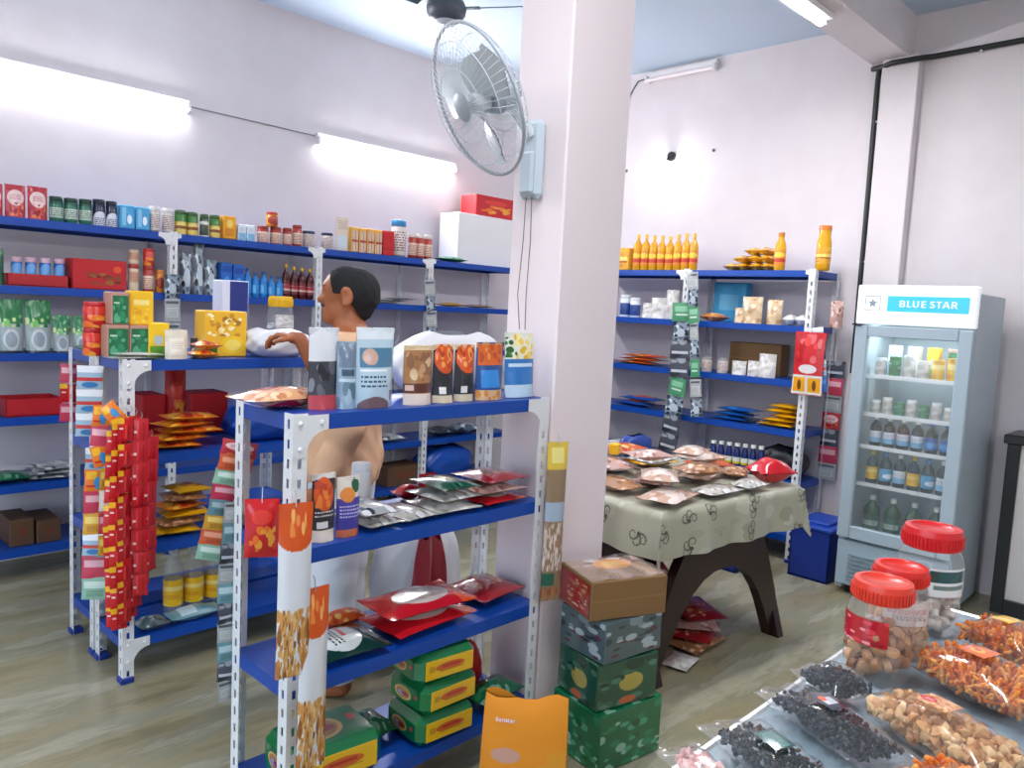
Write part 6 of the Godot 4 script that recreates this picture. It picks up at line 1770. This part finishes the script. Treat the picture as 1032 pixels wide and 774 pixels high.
	strip("long grey sachet strip on the middle post of the right rack", [Vector3(4.62, 1.597, -2.911), Vector3(4.61, 1.09, -2.895), Vector3(4.62, 0.562, -2.955)], 0.15, 0.13, ["green_sachet", "silver_black", "dark_sachet", "dark_sachet"], -90, "")
	strip("narrow grey sachet strip beside the long one on the right rack", [Vector3(4.585, 1.797, -2.829), Vector3(4.585, 1.236, -2.767), Vector3(4.585, 0.84, -2.72)], 0.08, 0.12, ["grey_sachet", "silver_black", "green_sachet"], -90, "")
	hang_pack("red round-topped blister pack with yellow squares on the right rack post", Vector3(4.615, 1.068, -2.001), -90, .19, .38, "blister_red")
	strip("blue sachet strip behind the red blister pack", [Vector3(4.63, 1.478, -1.971), Vector3(4.63, 1.094, -1.919)], 0.08, 0.1, ["blue_white_sachet", "blue_flat"], -90, "")
	pouch("pinkish bag at the fridge end of the second shelf", "pouch", Vector3(4.855, 1.481, -1.956), -90, Vector3(0.082, 0.166, 0.09), "clear_pink", "foil", "", "pouch", 0)
	strip("red and black sachet strip hanging beside the fridge", [Vector3(5, 1.27, -1.99), Vector3(4.995, 0.5, -1.99)], 0.12, 0.11, ["dark_sachet", "pink_sachet", "grey_sachet", "red_pouch"], -90, "")
	bin("dark blue lidded bin beside the fridge", Vector3(4.63, 0, -1.83), Vector3(.36, .3, .24))
	bin("dark blue lidded bin under the table's far end", Vector3(4.35, 0, -2.3), Vector3(.32, .3, .3))
	flat("tan clear packet at the near corner of the table", "packet", Vector3(2.735, 0.739, -1.729), 10, Vector3(0.27, 0.05, 0.176), "clear_tan", "film", "packets on the table", "packet", 0)
	flat("brown clear packet beside the pillar on the table", "packet", Vector3(2.723, 0.739, -1.991), 80, Vector3(0.234, 0.055, 0.158), "clear_brown", "film", "packets on the table", "packet", 0)
	flat("pinkish packet at the table's far left", "packet", Vector3(2.766, 0.739, -2.308), 60, Vector3(0.234, 0.055, 0.158), "clear_pink", "film", "packets on the table", "packet", 0)
	flat("pinkish clear packet in the middle of the table", "packet", Vector3(2.97, 0.739, -1.955), 25, Vector3(0.27, 0.05, 0.176), "clear_pink", "film", "packets on the table", "packet", 0)
	flat("grey clear packet at the table's front edge", "packet", Vector3(3.032, 0.739, -1.677), -5, Vector3(0.234, 0.04, 0.141), "clear_mix", "film", "packets on the table", "packet", 0)
	flat("pinkish packet behind the middle packets", "packet", Vector3(3.013, 0.739, -2.262), -30, Vector3(0.252, 0.055, 0.176), "clear_pink", "film", "packets on the table", "packet", 0)
	flat("pale pink packet right of the middle", "packet", Vector3(3.245, 0.739, -1.886), 15, Vector3(0.27, 0.055, 0.158), "clear_tan", "film", "packets on the table", "packet", 0)
	flat("yellow packet on the table", "packet", Vector3(3.309, 0.739, -2.211), -15, Vector3(0.252, 0.055, 0.158), "yellow_flat", "film", "packets on the table", "packet", 0)
	flat("grey packet with green print at the table's front", "packet", Vector3(3.248, 0.739, -1.634), 0, Vector3(0.18, 0.05, 0.114), "clear_mix", "film", "packets on the table", "packet", 0)
	flat("brown packet beside the red one", "packet", Vector3(3.448, 0.739, -1.814), 20, Vector3(0.162, 0.055, 0.141), "clear_brown", "film", "packets on the table", "packet", 0)
	flat("orange packet behind the red one", "packet", Vector3(3.518, 0.739, -1.998), -20, Vector3(0.216, 0.055, 0.158), "orange_red_flat", "film", "packets on the table", "packet", 0)
	flat("tan packet lying on the near corner packets", "packet", Vector3(2.805, 0.795, -1.822), 35, Vector3(0.239, 0.055, 0.162), "clear_tan", "film", "packets on the table", "packet", 0)
	flat("small brown pasta packet on top of the pile", "packet", Vector3(3.084, 0.795, -1.792), -20, Vector3(0.239, 0.055, 0.153), "clear_brown", "film", "packets on the table", "packet", 0)
	flat("pinkish packet on top at the left of the table", "packet", Vector3(2.835, 0.795, -2.1), 70, Vector3(0.239, 0.055, 0.153), "clear_pink", "film", "packets on the table", "packet", 0)
	flat("pale clear packet on top of the middle pile", "packet", Vector3(3.133, 0.795, -2.069), 0, Vector3(0.258, 0.055, 0.162), "clear_mix", "film", "packets on the table", "packet", 0)
	flat("tan packet stacked behind the red one", "packet", Vector3(3.383, 0.795, -1.962), -12, Vector3(0.239, 0.055, 0.153), "clear_tan", "film", "packets on the table", "packet", 0)
	flat("brown packet stacked at the far left of the table", "packet", Vector3(2.937, 0.795, -2.311), 20, Vector3(0.239, 0.055, 0.153), "clear_brown", "film", "packets on the table", "packet", 0)
	flat("orange packet stacked at the back of the table", "packet", Vector3(3.219, 0.795, -2.311), -8, Vector3(0.239, 0.055, 0.153), "orange_red_flat", "film", "packets on the table", "packet", 0)
	flat("topmost pink packet on the table pile", "packet", Vector3(2.932, 0.851, -1.969), -25, Vector3(0.202, 0.05, 0.135), "clear_pink", "film", "packets on the table", "packet", 0)
	flat("topmost tan packet on the table pile", "packet", Vector3(3.197, 0.851, -1.911), 15, Vector3(0.202, 0.05, 0.135), "clear_tan", "film", "packets on the table", "packet", 0)
	flat("bright red packet at the right end of the table", "packet", Vector3(3.481, 0.74, -1.65), -26, Vector3(0.19, 0.12, 0.17), "red_plain", "film", "", "packet", 0)
	carton("small yellow box on the table beside the pillar", "box", Vector3(2.88, 0.856, -2.12), 20, Vector3(.05, .05, .04), "yellow_soft")
	sack("blue bag with white top on the far left of the table", Vector3(3.44, .738, -2.4), 0, Vector3(.24, .12, .1), "1c3f8c", "bag", "plastic_bag", 8.0)
	sack("red bag on the floor behind the front table leg", Vector3(2.885, 0, -1.93), 0, Vector3(.26, .36, .24), "a8141e", "bag", "plastic_bag", 9.0)
	sack("bright red bag under the table", Vector3(3.12, 0, -2.05), 0, Vector3(.22, .32, .2), "c81420", "bag", "plastic_bag", 10.0)
	flat("brown and red packet in the floor pile under the table, bottom", "packet", Vector3(3.12, 0.002, -1.78), 0, Vector3(0.28, 0.04, 0.2), "clear_brown", "foil", "packets in the floor pile", "packet", 0)
	flat("brown and red packet in the floor pile under the table, second", "packet", Vector3(3.15, 0.038, -1.8), 20, Vector3(0.28, 0.04, 0.2), "red_nut_flat", "foil", "packets in the floor pile", "packet", 0)
	flat("brown and red packet in the floor pile under the table, third", "packet", Vector3(3.18, 0.074, -1.82), 40, Vector3(0.28, 0.04, 0.2), "clear_pink", "foil", "packets in the floor pile", "packet", 0)
	flat("brown and red packet in the floor pile under the table, top", "packet", Vector3(3.21, 0.11, -1.84), 60, Vector3(0.28, 0.04, 0.2), "red_nut_flat", "foil", "packets in the floor pile", "packet", 0)
	flat("white packet on the floor behind the table leg", "packet", Vector3(2.88, 0.002, -1.7), 10, Vector3(0.16, 0.03, 0.12), "white_pack", "foil", "", "packet", 0)
	sweet_jar("nearest clear jar of brown sweets with a red lid", Vector3(1.385, 0.9, -0.437), -105, .054, .172, ["a87850", "8c5c38", "c49468"], "red_label", "d83a26")
	sweet_jar("middle clear jar with a red lid between two others", Vector3(1.522, 0.9, -0.452), -50, .052, .166, ["c8a078", "b88858"], "pale_red_label", "d6281c")
	sweet_jar("largest clear jar with a red lid at the counter's far end", Vector3(1.69, 0.9, -0.45), -25, .06, .212, ["d8d0c4", "c8beb0"], "green_white_label", "cc1f22")
	snack_bag("bag of orange stick snacks with yellow and red label", Vector3(1.43, 0.902, -0.285), 70, Vector3(.22, .075, .15), ["d8701c", "e08a34", "c4581a", "e8a04c"], "snack_orange", 800, Vector3(.0045, .0045, .03))
	snack_bag("bag of orange snacks farthest along the counter", Vector3(1.65, 0.902, -0.295), 66, Vector3(.17, .07, .12), ["d8701c", "e08a34", "c4581a", "e8a04c"], "yellow_soft", 520, Vector3(.005, .005, .03))
	snack_bag("bag of tan nuts in the middle of the counter", Vector3(1.192, 0.902, -0.278), 68, Vector3(.24, .07, .125), ["c8935a", "d8ac74", "b67c44", "e0bc88"], "pasta_bag", 520, Vector3(.018, .014, .02), true)
	snack_bag("bag of orange snacks at the bottom edge of the view", Vector3(1.035, 0.902, -0.195), 68, Vector3(.2, .065, .12), ["d8701c", "e08a34", "c4581a", "e8a04c"], "orange_snack", 420, Vector3(.006, .006, .028))
	snack_bag("bag of small pale biscuits at the right edge of the counter", Vector3(1.33, 0.902, -0.09), 66, Vector3(.18, .055, .12), ["e0cca8", "c8a888", "b87868"], "", 160, Vector3(.026, .012, .02), true)
	snack_bag("bag of dark seeds with white and orange label", Vector3(1.112, 0.902, -0.4), 66, Vector3(.23, .05, .105), ["0e1216", "181e26", "080a0e"], "navy_lentil", 900, Vector3(.008, .006, .01), true)
	snack_bag("bag of dark seeds lying behind the labelled one", Vector3(1.25, 0.902, -0.452), 66, Vector3(.11, .05, .1), ["0e1216", "181e26", "080a0e"], "", 700, Vector3(.008, .006, .01), true)
	snack_bag("bag of dark seeds with teal label at the counter edge", Vector3(0.96, 0.902, -0.41), 66, Vector3(.22, .045, .11), ["101a1c", "182624", "0a1012"], "teal_label", 700, Vector3(.008, .006, .01), true)
	snack_bag("bag of pale pink sweets at the counter's lower edge", Vector3(0.868, 0.902, -0.468), 66, Vector3(.12, .035, .07), ["e0b8b0", "d4a098"], "", 120, Vector3(.014, .01, .012), true)
